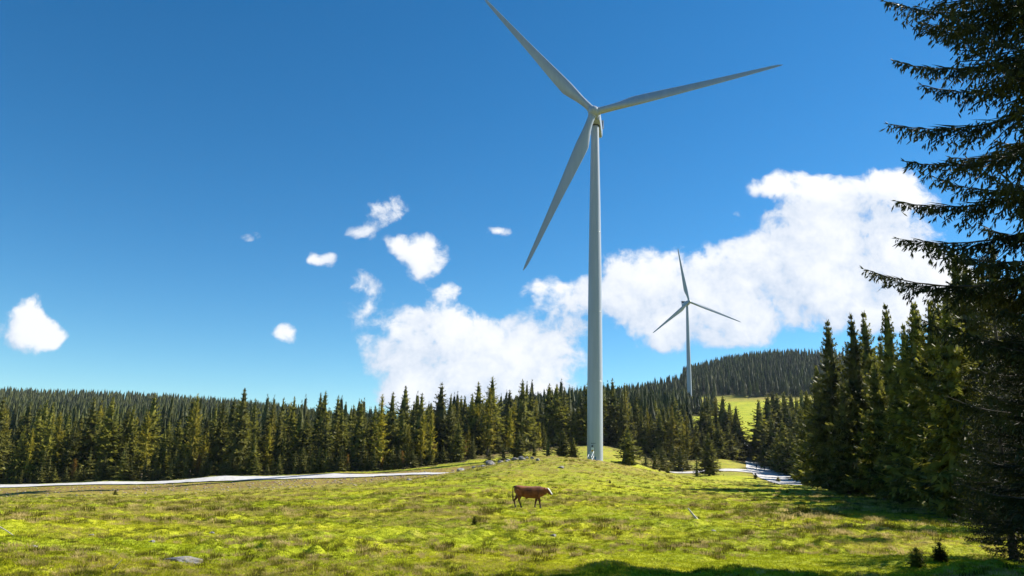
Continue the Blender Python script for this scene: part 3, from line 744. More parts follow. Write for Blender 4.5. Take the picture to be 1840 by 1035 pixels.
print('trees', tree_count, 'mass', len(near_m), len(far_l), len(far_r))

# forest floor: needle litter under the trees; far and side ground darkened too
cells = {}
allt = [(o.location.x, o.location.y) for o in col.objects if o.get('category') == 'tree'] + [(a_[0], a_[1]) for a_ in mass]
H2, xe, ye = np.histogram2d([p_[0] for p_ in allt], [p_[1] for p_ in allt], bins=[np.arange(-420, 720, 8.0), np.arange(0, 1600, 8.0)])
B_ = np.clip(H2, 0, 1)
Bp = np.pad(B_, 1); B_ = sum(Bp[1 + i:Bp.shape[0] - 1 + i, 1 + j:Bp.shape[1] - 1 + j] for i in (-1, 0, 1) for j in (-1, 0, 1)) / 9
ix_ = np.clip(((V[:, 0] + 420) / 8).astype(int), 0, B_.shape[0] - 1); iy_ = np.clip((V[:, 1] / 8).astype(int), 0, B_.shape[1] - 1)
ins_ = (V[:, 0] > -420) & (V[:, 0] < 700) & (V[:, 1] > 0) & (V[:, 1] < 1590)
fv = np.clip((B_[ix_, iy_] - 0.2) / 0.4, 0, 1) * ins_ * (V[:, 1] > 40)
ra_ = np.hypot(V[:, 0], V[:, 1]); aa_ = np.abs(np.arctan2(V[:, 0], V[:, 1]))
fv = np.maximum(fv, np.clip((ra_ - 1320) / 60, 0, 1)); fv = np.maximum(fv, np.clip((aa_ - 0.74) / .06, 0, 1) * np.clip((ra_ - 70) / 30, 0, 1))  # far and side ground without trees, darkened to cut its bounce light
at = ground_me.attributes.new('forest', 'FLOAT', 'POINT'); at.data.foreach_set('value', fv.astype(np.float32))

# ------------------------------------------------------------------ wind turbines
M_dark = simple('dark_metal', (0.03, 0.032, 0.035), 0.5, 0.3)
M_steel = simple('galvanised_steel', (0.62, 0.64, 0.66), 0.35, 0.6, 0.1)
M_white = simple('white_paint', (0.80, 0.81, 0.82), 0.4)
M_yellow = simple('yellow_enamel', (0.75, 0.42, 0.02), 0.4)
M_blue = simple('blue_paint', (0.03, 0.16, 0.35), 0.4)
M_concrete = simple('concrete', (0.42, 0.40, 0.38), 0.9, noise=0.2)
H_T, L_B = 106.8, 59.1
AIR = []
for k in range(24):
    a_ = 2 * math.pi * k / 24; x_ = 0.5 * (1 + math.cos(a_))
    yt = 5 * (0.2969 * math.sqrt(x_) - 0.126 * x_ - 0.3516 * x_ ** 2 + 0.2843 * x_ ** 3 - 0.1036 * x_ ** 4)
    AIR.append((x_, yt * (1 if math.sin(a_) >= 0 else -0.75)))
def blade_mesh(hub, er, et, n):
    st = [0.02, 0.05, 0.08, 0.12, 0.16, 0.21, 0.27, 0.34, 0.42, 0.5, 0.58, 0.66, 0.74, 0.82, 0.9, 0.95, 0.98, 0.995, 1.0]
    chord = np.interp(st, [0, .05, .09, .14, .2, .3, .5, .7, .85, .95, .985, 1], [2.3, 2.3, 2.7, 3.6, 4.25, 3.95, 2.85, 2.0, 1.45, 1.0, .6, .12])
    thick = np.interp(st, [0, .05, .12, .2, .3, .5, 1], [1, 1, .62, .40, .30, .22, .16])
    tw = np.radians(np.interp(st, [0, .2, .4, .7, 1], [15, 13, 7, 2, -0.5])) + math.radians(3)
    rnd_ = np.clip(np.interp(st, [0, .05, .2], [1, 1, 0]), 0, 1)
    rows = []
    for s_, c_, t_, w_, k_ in zip(st, chord, thick, tw, rnd_):
        le = math.cos(w_) * et + math.sin(w_) * n; th = -math.sin(w_) * et + math.cos(w_) * n
        pb = 1.6 * s_ ** 2.2
        ctr = hub + er * (s_ * L_B) + n * pb
        row = []
        for i, (x_, y_) in enumerate(AIR):
            a_ = 2 * math.pi * i / 24
            ax, ay = (0.30 - x_) * c_, y_ * c_ * t_
            cxx, cyy = -math.cos(a_) * 1.15, math.sin(a_) * 1.15
            row.append(ctr + le * (ax * (1 - k_) + cxx * k_) + th * (ay * (1 - k_) + cyy * k_))
        rows.append(row)
    Vv = np.array([[tuple(p) for p in r_] for r_ in rows]).reshape(-1, 3)
    m_ = 24; i = np.arange(len(rows) - 1)[:, None] * m_; j = np.arange(m_)[None]; j2 = (j + 1) % m_
    me = np_mesh('blade', Vv, np.stack([i + j, i + j2, i + m_ + j2, i + m_ + j], -1).reshape(-1, 4), M_paint, True)
    bb = bmesh.new(); bb.from_mesh(me); bmesh.ops.recalc_face_normals(bb, faces=bb.faces); bb.to_mesh(me); bb.free()
    return me
def lathe(name, prof, frame, mat, parent, n=48):
    """prof: (axial, radius) along frame = (origin, axis, u, v)"""
    o, ax, u, v = frame
    Vv = np.array([[tuple(o + ax * a_ + (u * math.cos(t_) + v * math.sin(t_)) * r_) for t_ in np.arange(n) * 2 * math.pi / n] for a_, r_ in prof]).reshape(-1, 3)
    i = np.arange(len(prof) - 1)[:, None] * n; j = np.arange(n)[None]; j2 = (j + 1) % n
    me = np_mesh(name, Vv, np.stack([i + j, i + j2, i + n + j2, i + n + j], -1).reshape(-1, 4), mat, True)
    ob = bpy.data.objects.new(name, me); link(ob, parent)
    return ob
def loft_box(name, secs, frame, mat, parent, rnd_k=0.28):
    """rounded-box sections (axial, half width, bottom, top) along -axis"""
    o, ax, u, v = frame; rows = []
    for a_, hw, zb, zt in secs:
        row = []
        cz_, hh = (zb + zt) / 2, (zt - zb) / 2
        for k in range(32):
            t_ = 2 * math.pi * k / 32; c_, s_ = math.cos(t_), math.sin(t_); e = 0.32
            row.append(tuple(o + ax * a_ + u * (hw * math.copysign(abs(c_) ** e, c_)) + v * (cz_ + hh * math.copysign(abs(s_) ** e, s_))))
        rows.append(row)
    Vv = np.array(rows).reshape(-1, 3); n = 32
    i = np.arange(len(rows) - 1)[:, None] * n; j = np.arange(n)[None]; j2 = (j + 1) % n
    q = np.stack([i + j, i + j2, i + n + j2, i + n + j], -1).reshape(-1, 4)
    me = np_mesh(name, Vv, q, mat, False)
    bb = bmesh.new(); bb.from_mesh(me); bb.verts.ensure_lookup_table()
    bb.faces.new([bb.verts[k] for k in range(n)]); bb.faces.new([bb.verts[(len(rows) - 1) * n + k] for k in range(n)])
    bmesh.ops.recalc_face_normals(bb, faces=bb.faces); bb.to_mesh(me); bb.free()
    ob = bpy.data.objects.new(name, me); link(ob, parent)
    return ob
def turbine(loc, yaw, az0, label):
    root = empty('wind_turbine', loc); tag(root, label, 'wind turbine', 'wind turbines on the pasture')
    tilt = math.radians(6); cone = math.radians(2.5)
    n = Vector((-math.sin(yaw) * math.cos(tilt), -math.cos(yaw) * math.cos(tilt), math.sin(tilt)))
    h = Vector((math.cos(yaw), -math.sin(yaw), 0)); u = h.cross(n)
    if u.z < 0: u = -u
    O, X, Y, Z = Vector((0, 0, 0)), Vector((1, 0, 0)), Vector((0, 1, 0)), Vector((0, 0, 1))
    # tower in four flanged sections
    def rt(z): return float(np.interp(z / H_T, [0, .25, .5, .75, 1], [2.36, 2.28, 2.08, 1.72, 1.22]))
    cuts = [-1.5, 0.22 * H_T, 0.42 * H_T, 0.66 * H_T, H_T]
    for k in range(4):
        z0, z1 = cuts[k], cuts[k + 1]
        pr = [(z, rt(z)) for z in np.linspace(z0, z1, 9)]
        sec = lathe('tower_section', pr, (O, Z, X, Y), M_paint, root)
        if k: lathe('flange', [(z0 - .10, rt(z0) + .003), (z0 - .09, rt(z0) + .035), (z0 + .09, rt(z0) + .035), (z0 + .10, rt(z0) + .003)], (O, Z, X, Y), M_paint, sec)
    lathe('foundation_ring', [(-1.5, 3.4), (0.12, 3.4), (0.14, 3.3), (0.14, 2.2)], (O, Z, X, Y), M_concrete, root)
    top = Vector((0, 0, H_T))
    lathe('yaw_ring', [(-0.1, 1.25), (-0.05, 1.6), (0.35, 1.6), (0.4, 1.3)], (top, Z, X, Y), M_dark, root)
    hub = Vector((0, 0, H_T + 2.2)) + n * 5.0
    # nacelle, along -n from behind the hub
    nf = (hub, -n, h, u)
    nac = loft_box('nacelle', [(1.75, 1.35, -1.45, 1.35), (2.0, 1.75, -1.85, 1.75), (3.2, 1.95, -2.15, 1.95), (9.5, 1.98, -2.15, 2.0), (13.2, 1.9, -1.7, 2.0), (14.6, 1.7, -1.1, 1.9)], nf, M_paint, root)
    # cooler frame on the rear of the roof
    def panel(name, a0, a1, b0, b1, c0, c1, mat, par):
        bb = bmesh.new(); vs = []
        for aa in (a0, a1):
            for b_ in (b0, b1):
                for c_ in (c0, c1): vs.append(bb.verts.new(hub - n * aa + h * b_ + u * c_))
        for f_ in ((0, 1, 3, 2), (4, 6, 7, 5), (0, 4, 5, 1), (2, 3, 7, 6), (0, 2, 6, 4), (1, 5, 7, 3)): bb.faces.new([vs[i] for i in f_])
        bmesh.ops.recalc_face_normals(bb, faces=bb.faces)
        return bm_obj(name, bb, mat, par)
    cl = panel('cooler', 13.2, 13.5, -1.9, 1.9, 2.5, 4.3, M_dark, root)
    panel('cooler_frame', 13.0, 13.7, -2.3, -1.905, 1.7, 4.5, M_paint, cl); panel('cooler_frame', 13.0, 13.7, 1.905, 2.3, 1.7, 4.5, M_paint, cl)
    panel('cooler_frame', 12.95, 13.75, -2.31, 2.31, 4.505, 4.75, M_paint, cl)
    panel('wind_sensor', 11.0, 11.12, -.06, .06, 1.95, 3.4, M_dark, root)
    # hub with spinner nose
    hb = lathe('hub', [(-1.7, 1.35), (-1.4, 1.75), (-.4, 1.92), (.6, 1.85), (1.3, 1.55), (1.85, 1.05), (2.15, .5), (2.25, .01)], (hub, n, h, u), M_paint, root, 40)
    for k in range(3):
        a_ = az0 + k * 2 * math.pi / 3
        er0 = u * math.cos(a_) + h * math.sin(a_); et = h * math.cos(a_) - u * math.sin(a_)
        er = er0 * math.cos(cone) + n * math.sin(cone); nn = n * math.cos(cone) - er0 * math.sin(cone)
        bl = bpy.data.objects.new('blade', blade_mesh(hub, er, et, nn)); link(bl, root)
        lathe('blade_bearing', [(1.35, 1.18), (1.40, 1.28), (1.95, 1.28), (2.0, 1.16)], (hub, er, et, nn), M_paint, bl, 28)
    return root
T1 = Vector((25.81, 229.4, 0.6 + EYE)); T2 = Vector((185.0, 780.7, 58.24 + EYE))
big = turbine(T1, 0.1862, 1.3976, 'big white wind turbine on the pasture with stairs to its door')
far = turbine(T2, -0.2167, -0.1762, 'small distant white wind turbine rising behind the hillside forest')
# door, stairs and signs at the foot of the big tower, on its side towards the meadow
def tpt(ang, z, out=0.0): return Vector((math.sin(ang) * (2.36 + out), -math.cos(ang) * (2.36 + out), z))
def patch(name, a0, a1, z0, z1, out, mat, par, th=0.05):
    bb = bmesh.new(); k = 6; rows = []
    for i in range(k + 1):
        a_ = a0 + (a1 - a0) * i / k
        rows.append([bb.verts.new(tpt(a_, z0, out)), bb.verts.new(tpt(a_, z1, out)), bb.verts.new(tpt(a_, z1, out - th)), bb.verts.new(tpt(a_, z0, out - th))])
    for r0, r1 in zip(rows[:-1], rows[1:]):
        for i in range(4): bb.faces.new((r0[i], r0[(i + 1) % 4], r1[(i + 1) % 4], r1[i]))
    bb.faces.new(rows[0]); bb.faces.new(rows[-1][::-1])
    bmesh.ops.recalc_face_normals(bb, faces=bb.faces)
    return bm_obj(name, bb, mat, par)
A0 = -0.42
door = patch('door', A0 - .2, A0 + .2, 1.75, 3.95, 0.05, M_white, big)
patch('door_frame', A0 - .235, A0 - .203, 1.7, 4.05, 0.06, M_dark, door); patch('door_frame', A0 + .203, A0 + .235, 1.7, 4.05, 0.06, M_dark, door)
patch('warning_sign', A0 - .14, A0 + .12, 2.75, 3.30, 0.075, M_yellow, door, 0.02)
patch('lamp', A0 - .09, A0 + .07, 4.15, 4.62, 0.22, M_dark, big, 0.2)
for i_, (wd, ht) in enumerate(((.05, .26), (.04, .2), (.055, .2), (.045, .26), (.05, .2), (.04, .2), (.05, .26))):     # a line of small dark lettering
    a_ = A0 - .20 + i_ * .085
    patch('letter', a_, a_ + wd, 5.05, 5.05 + ht, 0.012, M_dark, big, 0.01)
patch('mural_band', A0 - .34, A0 - .26, .35, 1.6, 0.012, M_blue, big, 0.01); patch('mural_band', A0 + .27, A0 + .44, .35, 1.3, 0.012, M_blue, big, 0.01)
stair = empty('stairs', (0, 0, 0)); stair.parent = big
def box_bm(bb, c, sx, sy, sz, rz=0):
    m_ = Matrix.Translation(c) @ Matrix.Rotation(rz, 4, 'Z') @ Matrix.Diagonal((sx, sy, sz, 1))
    bmesh.ops.create_cube(bb, size=1, matrix=m_)
dirn = Vector((math.sin(A0), -math.cos(A0), 0)); side = Vector((math.cos(A0), math.sin(A0), 0))
for k in range(7):
    bb = bmesh.new(); box_bm(bb, dirn * (3.0 + k * .32) + Vector((0, 0, 1.68 - k * .24)), 1.0, .30, .05, A0); bm_obj('step', bb, M_steel, stair)
for sg in (-1, 1):
    pl = [dirn * 2.55 + side * .55 * sg + Vector((0, 0, z)) for z in (1.7, 2.4, 2.75)] + [dirn * d_ + side * .55 * sg + Vector((0, 0, z)) for d_, z in ((2.75, 2.85), (3.0, 2.8), (4.0, 2.0), (5.0, 1.25), (5.25, 1.0), (5.3, .6), (5.3, .0))]
    Vv, Qq = tube(np.array([tuple(p) for p in pl]), np.full(len(pl), 0.075), 8)
    ob = bpy.data.objects.new('handrail', np_mesh('handrail', Vv, Qq, M_white, True)); link(ob, stair)
    Vv, Qq = tube(np.array([tuple(dirn * 2.8 + side * .56 * sg + Vector((0, 0, 1.6))), tuple(dirn * 5.2 + side * .56 * sg + Vector((0, 0, -.2)))]), np.full(2, 0.09), 6)
    ob = bpy.data.objects.new('stringer', np_mesh('stringer', Vv, Qq, M_white, True)); link(ob, stair)

# ------------------------------------------------------------------ cow
def skin_mesh(name, verts, edges, radii, mats, root=0, sub=2, parent=None, remesh=0.0):
    me = bpy.data.meshes.new(name); me.from_pydata([tuple(v) for v in verts], edges, []); me.update()
    o = bpy.data.objects.new(name, me); link(o, parent)
    o.modifiers.new('skin', 'SKIN').use_smooth_shade = True
    ss = o.modifiers.new('sub', 'SUBSURF'); ss.levels = sub; ss.render_levels = sub
    if not me.skin_vertices: me.attributes.new('skin', 'FLOAT2', 'POINT') if False else None
    bb = bmesh.new(); bb.from_mesh(me); lay = bb.verts.layers.skin.verify()
    for v, r_ in zip(bb.verts, radii):
        v[lay].radius = r_ if isinstance(r_, tuple) else (r_, r_)
    bb.verts.ensure_lookup_table(); bb.verts[root][lay].use_root = True
    bb.to_mesh(me); bb.free()
    if remesh:
        rm = o.modifiers.new('remesh', 'REMESH'); rm.mode = 'VOXEL'; rm.voxel_size = remesh
        sm_ = o.modifiers.new('smooth', 'SMOOTH'); sm_.factor = .5; sm_.iterations = 7
    dg = bpy.context.evaluated_depsgraph_get(); ev = o.evaluated_get(dg)
    m2 = bpy.data.meshes.new_from_object(ev); o.modifiers.clear(); o.data = m2; m2.name = name
    m2.materials.clear()
    for m in mats: m2.materials.append(m)
    m2.polygons.foreach_set('use_smooth', np.ones(len(m2.polygons), bool))
    return o
M_hide, t_, out_ = new_mat('cow_hide')
o_ = t_.n('ShaderNodeTexCoord').outputs['Object']
sx_ = t_.n('ShaderNodeSeparateXYZ', ins={0: o_})
cb = t_.mix(t_.ramp(t_.noise(o_, 2.4, 4, .6), 0.35, 0.68), (0.10, 0.027, 0.009), (0.26, 0.075, 0.020))
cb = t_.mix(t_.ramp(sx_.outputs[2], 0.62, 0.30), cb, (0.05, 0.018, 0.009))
face = t_.math('MULTIPLY', t_.ramp(t_.math('ADD', sx_.outputs[0], t_.math('MULTIPLY', sx_.outputs[2], 0.72)), 2.125, 2.15), t_.ramp(sx_.outputs[0], 1.14, 1.17))
cb = t_.mix(face, cb, (0.72, 0.68, 0.63))
bsd = t_.n('ShaderNodeBsdfPrincipled', ins={'Roughness': 0.75, 'Base Color': cb, 'Specular IOR Level': 0.25, 'Sheen Weight': 0.15}); t_.l.new(bsd.outputs[0], out_.inputs[0])
M_horn = simple('hoof_horn', (0.05, 0.04, 0.03), 0.5); M_tailhair = simple('tail_hair', (0.035, 0.018, 0.012), 0.9)
Pc = unproj(951, 913.5, 50.0)
cow = empty('cow', (Pc.x, 50.0, gz(Pc.x, 50.0)), 0.03); cow.scale = (.94, .94, .97); tag(cow, 'brown cow with white face walking on the yellow-green pasture', 'cow')
def loft(rings, n=16):
    """closed tube through elliptical rings (centre, half width y, half height, tilt of the ring in x-z)"""
    rows = []
    for (x_, y_, z_), ry, rz_, tl_ in rings:
        for k in range(n):
            a_ = 2 * math.pi * k / n
            rows.append((x_ + math.sin(tl_) * math.sin(a_) * rz_, y_ + math.cos(a_) * ry, z_ + math.cos(tl_) * math.sin(a_) * rz_))
    m_ = len(rings); i = np.arange(m_ - 1)[:, None] * n; j = np.arange(n)[None]; j2 = (j + 1) % n
    q = np.stack([i + j, i + j2, i + n + j2, i + n + j], -1).reshape(-1, 4).tolist()
    rows += [rings[0][0], rings[-1][0]]; c0, c1 = m_ * n, m_ * n + 1
    q += [(c0, (k + 1) % n, k) for k in range(n)] + [(c1, (m_ - 1) * n + k, (m_ - 1) * n + (k + 1) % n) for k in range(n)]
    return rows, q
def leg(pts_):
    return loft([((x_, y_, z_), r_, r_ * 1.15, -1.35) for x_, y_, z_, r_ in pts_], 12)
pieces = [
    loft([((-1.06, 0, 1.18), .05, .08, 0), ((-1.03, 0, 1.17), .17, .20, 0), ((-.92, 0, 1.13), .26, .29, 0), ((-.70, 0, 1.08), .31, .34, 0), ((-.40, 0, 1.02), .33, .36, 0), ((-.05, 0, .99), .35, .385, 0), ((.25, 0, .98), .345, .39, 0),
          ((.50, 0, 1.00), .30, .39, 0), ((.70, 0, 1.03), .25, .36, 0), ((.86, 0, 1.06), .20, .31, -.2), ((1.00, 0, 1.10), .155, .245, -.3), ((1.14, 0, 1.15), .13, .19, -.4), ((1.22, 0, 1.17), .10, .12, -.4)]),
    loft([((1.10, 0, 1.24), .06, .08, .9), ((1.15, 0, 1.20), .12, .15, .9), ((1.24, 0, 1.13), .125, .155, .9), ((1.34, 0, 1.03), .10, .125, .9), ((1.43, 0, .94), .085, .10, .9), ((1.49, 0, .88), .082, .09, .9), ((1.52, 0, .85), .05, .05, .9)]),
    loft([((-.28, 0, .66), .10, .05, 0), ((-.22, 0, .64), .13, .10, 0), ((-.12, 0, .66), .10, .06, 0)], 12)]
for y_, hx in ((.17, -.93), (-.17, -.55)):                       # hind legs: thigh, stifle, hock, pastern
    d_ = hx + .74
    pieces.append(leg([(-.80, y_, 1.15, .17), (-.76, y_, .95, .19), (-.72 + d_ * .25, y_, .74, .135), (-.80 + d_ * .5, y_, .58, .085), (-.88 + d_ * .8, y_, .44, .068), (-.80 + d_, y_, .24, .050), (-.76 + d_, y_, .10, .052), (-.74 + d_, y_, .0, .062)]))
for y_, hx in ((.15, .40), (-.15, .74)):
    d_ = hx - .58
    pieces.append(leg([(.56, y_, 1.0, .15), (.57, y_, .82, .14), (.57 + d_ * .3, y_, .64, .095), (.575 + d_ * .65, y_, .45, .072), (.57 + d_ * .9, y_, .26, .048), (.575 + d_, y_, .10, .050), (.59 + d_, y_, .0, .062)]))
av, af = [], []
for r_, q_ in pieces:
    k = len(av); av += [tuple(p) for p in r_]; af += [tuple(i + k for i in f_) for f_ in q_]
me = bpy.data.meshes.new('body'); me.from_pydata(av, [], af); me.update()
bb = bmesh.new(); bb.from_mesh(me); bmesh.ops.recalc_face_normals(bb, faces=bb.faces); bb.to_mesh(me); bb.free()
body = bpy.data.objects.new('body', me); link(body, cow)
rm = body.modifiers.new('remesh', 'REMESH'); rm.mode = 'VOXEL'; rm.voxel_size = 0.026
sm_ = body.modifiers.new('smooth', 'SMOOTH'); sm_.factor = .5; sm_.iterations = 4
m2 = bpy.data.meshes.new_from_object(body.evaluated_get(bpy.context.evaluated_depsgraph_get())); body.modifiers.clear(); body.data = m2; m2.name = 'body'
m2.materials.clear(); m2.materials.append(M_hide); m2.polygons.foreach_set('use_smooth', np.ones(len(m2.polygons), bool))
for y_ in (.15, -.15):
    Vv, Qq = rhombi(np.array([[1.13, y_ * .6, 1.27]]), unit(np.array([[-.35, y_ * 5, -.15]])), np.array([.21]), np.array([.06]), np.array([[.8, 0, .5]]))
    me = np_mesh('ear', Vv, Qq, M_hide); ob = bpy.data.objects.new('ear', me); link(ob, cow)
    sm = ob.modifiers.new('s', 'SOLIDIFY'); sm.thickness = .03
tl = [(-.96, 0, 1.33), (-1.09, 0, 1.32), (-1.13, 0, 1.18), (-1.14, 0, .88), (-1.12, 0, .62), (-1.11, 0, .40)]
Vv, Qq = tube(np.array(tl), np.array([.05, .045, .032, .026, .05, .015]), 8)
ob = bpy.data.objects.new('tail', np_mesh('tail', Vv, Qq, M_tailhair, True)); link(ob, cow)
for hx, hy in ((-.93, .17), (-.55, -.17), (.40, .15), (.75, -.15)):
    Vv, Qq = tube(np.array([(hx, hy, .0), (hx, hy, .07), (hx - .01, hy, .12)]), np.array([.075, .065, .055]), 8)
    ob = bpy.data.objects.new('hoof', np_mesh('hoof', Vv, Qq, M_horn, True)); link(ob, cow)

# ------------------------------------------------------------------ walkers on the roads
M_skin = simple('skin', (0.45, 0.27, 0.19), 0.6)
def person(px, Y, face_rz, jacket, trousers, label, stride):
    x, y = (px - 920) / F * Y, Y
    P_ = unproj(px, 845, Y); x = P_.x
    root = empty('person', (x, y, float(base_h(np.array([x]), np.array([y]))[0]) + 0.14), face_rz); tag(root, label, 'person', None)
    mj, mt = simple('jacket', jacket, .8), simple('trousers', trousers, .85)
    vs = [(0, 0, .96), (0, 0, 1.15), (0, 0, 1.36), (0, 0, 1.48), (0, 0.01, 1.56), (0, 0.03, 1.66), (0, 0.03, 1.75)]
    rs = [(.15, .11), (.14, .10), (.17, .11), (.075, .07), (.06, .06), (.085, .10), (.07, .085)]
    es = [(0, 1), (1, 2), (2, 3), (3, 4), (4, 5), (5, 6)]
    for sg in (-1, 1):
        b_ = len(vs); st_ = stride * sg
        vs += [(sg * .10, 0, .88), (sg * .105, st_ * .5 + .03, .50), (sg * .11, st_, .10), (sg * .115, st_ + .14, .04)]; rs += [.10, .068, .05, .045]
        es += [(0, b_), (b_, b_ + 1), (b_ + 1, b_ + 2), (b_ + 2, b_ + 3)]
        b_ = len(vs); st_ = -stride * .7 * sg
        vs += [(sg * .21, 0, 1.40), (sg * .25, st_ * .5 - .02, 1.12), (sg * .25, st_ + .06, .88), (sg * .245, st_ + .09, .79)]; rs += [.062, .046, .036, .03]
        es += [(2, b_), (b_, b_ + 1), (b_ + 1, b_ + 2), (b_ + 2, b_ + 3)]
    o = skin_mesh('body', vs, es, rs, [mt, mj, M_skin], 0, 2, root)
    ctr = np.empty(len(o.data.polygons) * 3, np.float32); o.data.polygons.foreach_get('center', ctr); ctr = ctr.reshape(-1, 3)
    mi = np.where(ctr[:, 2] > 1.47, 2, np.where((ctr[:, 2] > .95) | ((np.abs(ctr[:, 0]) > .175) & (ctr[:, 2] > .84)), 1, np.where((np.abs(ctr[:, 0]) > .175) & (ctr[:, 2] > .7), 2, 0)))
    o.data.polygons.foreach_set('material_index', mi.astype(np.int32))
    Vv, Qq = tube(np.array([(0, .0, 1.62), (0, .0, 1.70), (0, .01, 1.80), (0, .02, 1.87)]), np.array([.085, .115, .105, .02]), 10)
    ob = bpy.data.objects.new('hair', np_mesh('hair', Vv, Qq, M_tailhair, True)); link(ob, root)
    bb = bmesh.new(); box_bm(bb, Vector((0, -.19, 1.22)), .30, .18, .46); bmesh.ops.bevel(bb, geom=bb.edges[:], offset=.05, segments=2, affect='EDGES')
    bm_obj('backpack', bb, mt, root, True)
person(1359.5, 285, 0.2, (.035, .04, .05), (.02, .02, .025), 'walker in charcoal jacket among three on the forest road', .16)
person(1367.5, 288, -0.1, (.06, .03, .03), (.025, .025, .035), 'walker in dark maroon jacket between two others on forest road', -.14)
person(1373.5, 282, 0.1, (.02, .03, .05), (.02, .02, .02), 'walker in navy jacket among three on the forest road', .12)
person(1226, 259, 1.4, (.05, .12, .16), (.02, .022, .03), 'lone walker in bluish jacket at the end of the branch road', .12)

# ------------------------------------------------------------------ rocks, dead wood, small plants
def rock(px, py, Y, sx, sy, sz, label, group=None, seed=0, rz=None, sink=.25, name='rock'):
    bb = bmesh.new(); bmesh.ops.create_icosphere(bb, subdivisions=3, radius=1)
    r = random.Random(seed); planes = [(Vector((r.gauss(0, 1), r.gauss(0, 1), r.gauss(0, .8))).normalized(), r.uniform(.55, .85)) for _ in range(11)]
    for v in bb.verts:
        for nrm, d_ in planes:
            k = v.co.dot(nrm) - d_
            if k > 0: v.co -= nrm * k * .92
        q = v.co * 2.3
        v.co += v.co.normalized() * .05 * math.sin(q.x * 3 + seed) * math.cos(q.y * 4 + q.z * 3)
        v.co = Vector((v.co.x * sx, v.co.y * sy, v.co.z * sz))
    P_ = unproj(px, py, Y)
    o = bm_obj(name, bb, M_rock); o.location = (P_.x, Y, gz(P_.x, Y) + sz * (1 - 2 * sink) * .45); o.rotation_euler = (0, 0, rz if rz is not None else r.random() * 6.28)
    tag(o, label, 'rock', group)
    return o
rock(828, 847, 168, 1.5, 1.2, 1.1, 'dark angular boulder at the end of the pale gravel road', seed=1)
rock(838, 853, 160, .8, .7, .6, 'small pale boulder in front of the dark boulder at the road end', seed=2)
for i, (px, py, Y, s_) in enumerate(((852, 853, 128, .75), (862, 854, 126, .6), (880, 852, 124, 1.25), (899, 854, 121, .8), (912, 854, 120, .7), (925, 853, 119, .8), (938, 854, 118, .65), (870, 858, 117, .55))):
    rock(px, py, Y, s_ * .85, s_ * .6, s_ * .42, 'low grey rock in the row along the foot of the mound', 'rocks along the foot of the mound', seed=10 + i)
for i, (px, py, Y, s_) in enumerate(((886, 834, 119, .9), (897, 836, 118, .6), (911, 832, 119, .55), (928, 829, 120, .8), (937, 828, 121, .9), (947, 827, 121, .7), (956, 830, 119, .65), (966, 838, 116, .7), (868, 840, 120, .6), (876, 842, 119, .5), (1008, 851, 105, .75))):
    rock(px, py, Y, s_ * .75, s_ * .55, s_ * .36, 'grey rock breaking through the grass on the crest of the mound', 'rocks on the mound crest', seed=30 + i)
P_ = unproj(330, 1005, 13.6)
rock(332, 1006, 13.6, .36, .22, .10, 'flat layered grey stone slab half sunk in the near turf', seed=60, rz=.15, sink=.1)
rock(318, 1008, 13.3, .17, .13, .06, 'small mossy stone lying against the flat slab', seed=61, rz=.4, sink=.15)
for i, (px, py, Y) in enumerate(((131, 970, 18.2), (165, 950, 21.0), (272, 976, 17.0), (380, 951, 24), (1255, 954, 29), (1282, 952, 29), (735, 862, 120), (995, 962, 26), (745, 995, 17), (60, 990, 14.5))):
    rock(px, py, Y, .10 * Y / 20, .08 * Y / 20, .05 * Y / 20, 'small pale stone lying loose in the pasture grass', 'loose stones in the pasture', seed=70 + i)
M_wood = simple('weathered_wood', (0.50, 0.45, 0.39), 0.9, noise=.25, nscale=6)
def stick(px, py, Y, pts_, r0, label, group=None):
    P_ = unproj(px, py, Y)
    pl = np.array(pts_, float); Vv, Qq = tube(pl, np.linspace(r0, r0 * .45, len(pl)), 7)
    o = bpy.data.objects.new('dead_branch', np_mesh('dead_branch', Vv, Qq, M_wood, True)); link(o); o.location = (P_.x, Y, gz(P_.x, Y) + .03); tag(o, label, 'branch', group)
stick(1244, 941, 33, [(.25, 0, -.05), (.1, .02, .12), (-.05, .03, .30), (-.16, .05, .45)], .06, 'bleached dead stump branch jutting from a dark tussock')
stick(15, 975, 17.0, [(-.35, .1, .30), (-.1, .05, .20), (.15, 0, .08), (.35, 0, -.03)], .012, 'thin bleached stick leaning in the pasture grass')
stick(205, 1028, 10.9, [(-.05, 0, -.02), (.02, .01, .06), (.08, .02, .13)], .008, 'short pale twig poking out of the shaded foreground grass')
plant_tip('sapling', 853, 934, 30.5, 'spruce_sapling', 'dark little spruce sapling alone on the open pasture', 'tree', None)
for i, (px, py, Y) in enumerate(((1648, 1012, 15.5), (1690, 1004, 16.5))):
    plant_tip('sapling', px, py, Y, 'spruce_sapling', 'small dark spruce sapling at the foot of the big twiggy spruce', 'tree', 'saplings under the big spruce', wide=1.3)
for i, (px, py, Y) in enumerate(((208, 880, 150), (1096, 870, 92), (1398, 856, 225), (1357, 850, 228), (1300, 852, 235), (1185, 842, 225), (1200, 838, 240))):
    plant_tip('sapling', px, py, Y, 'spruce_sapling', 'low dark spruce bush on the pasture away from the forest', 'tree', 'low spruce bushes on the pasture', wide=1.3)

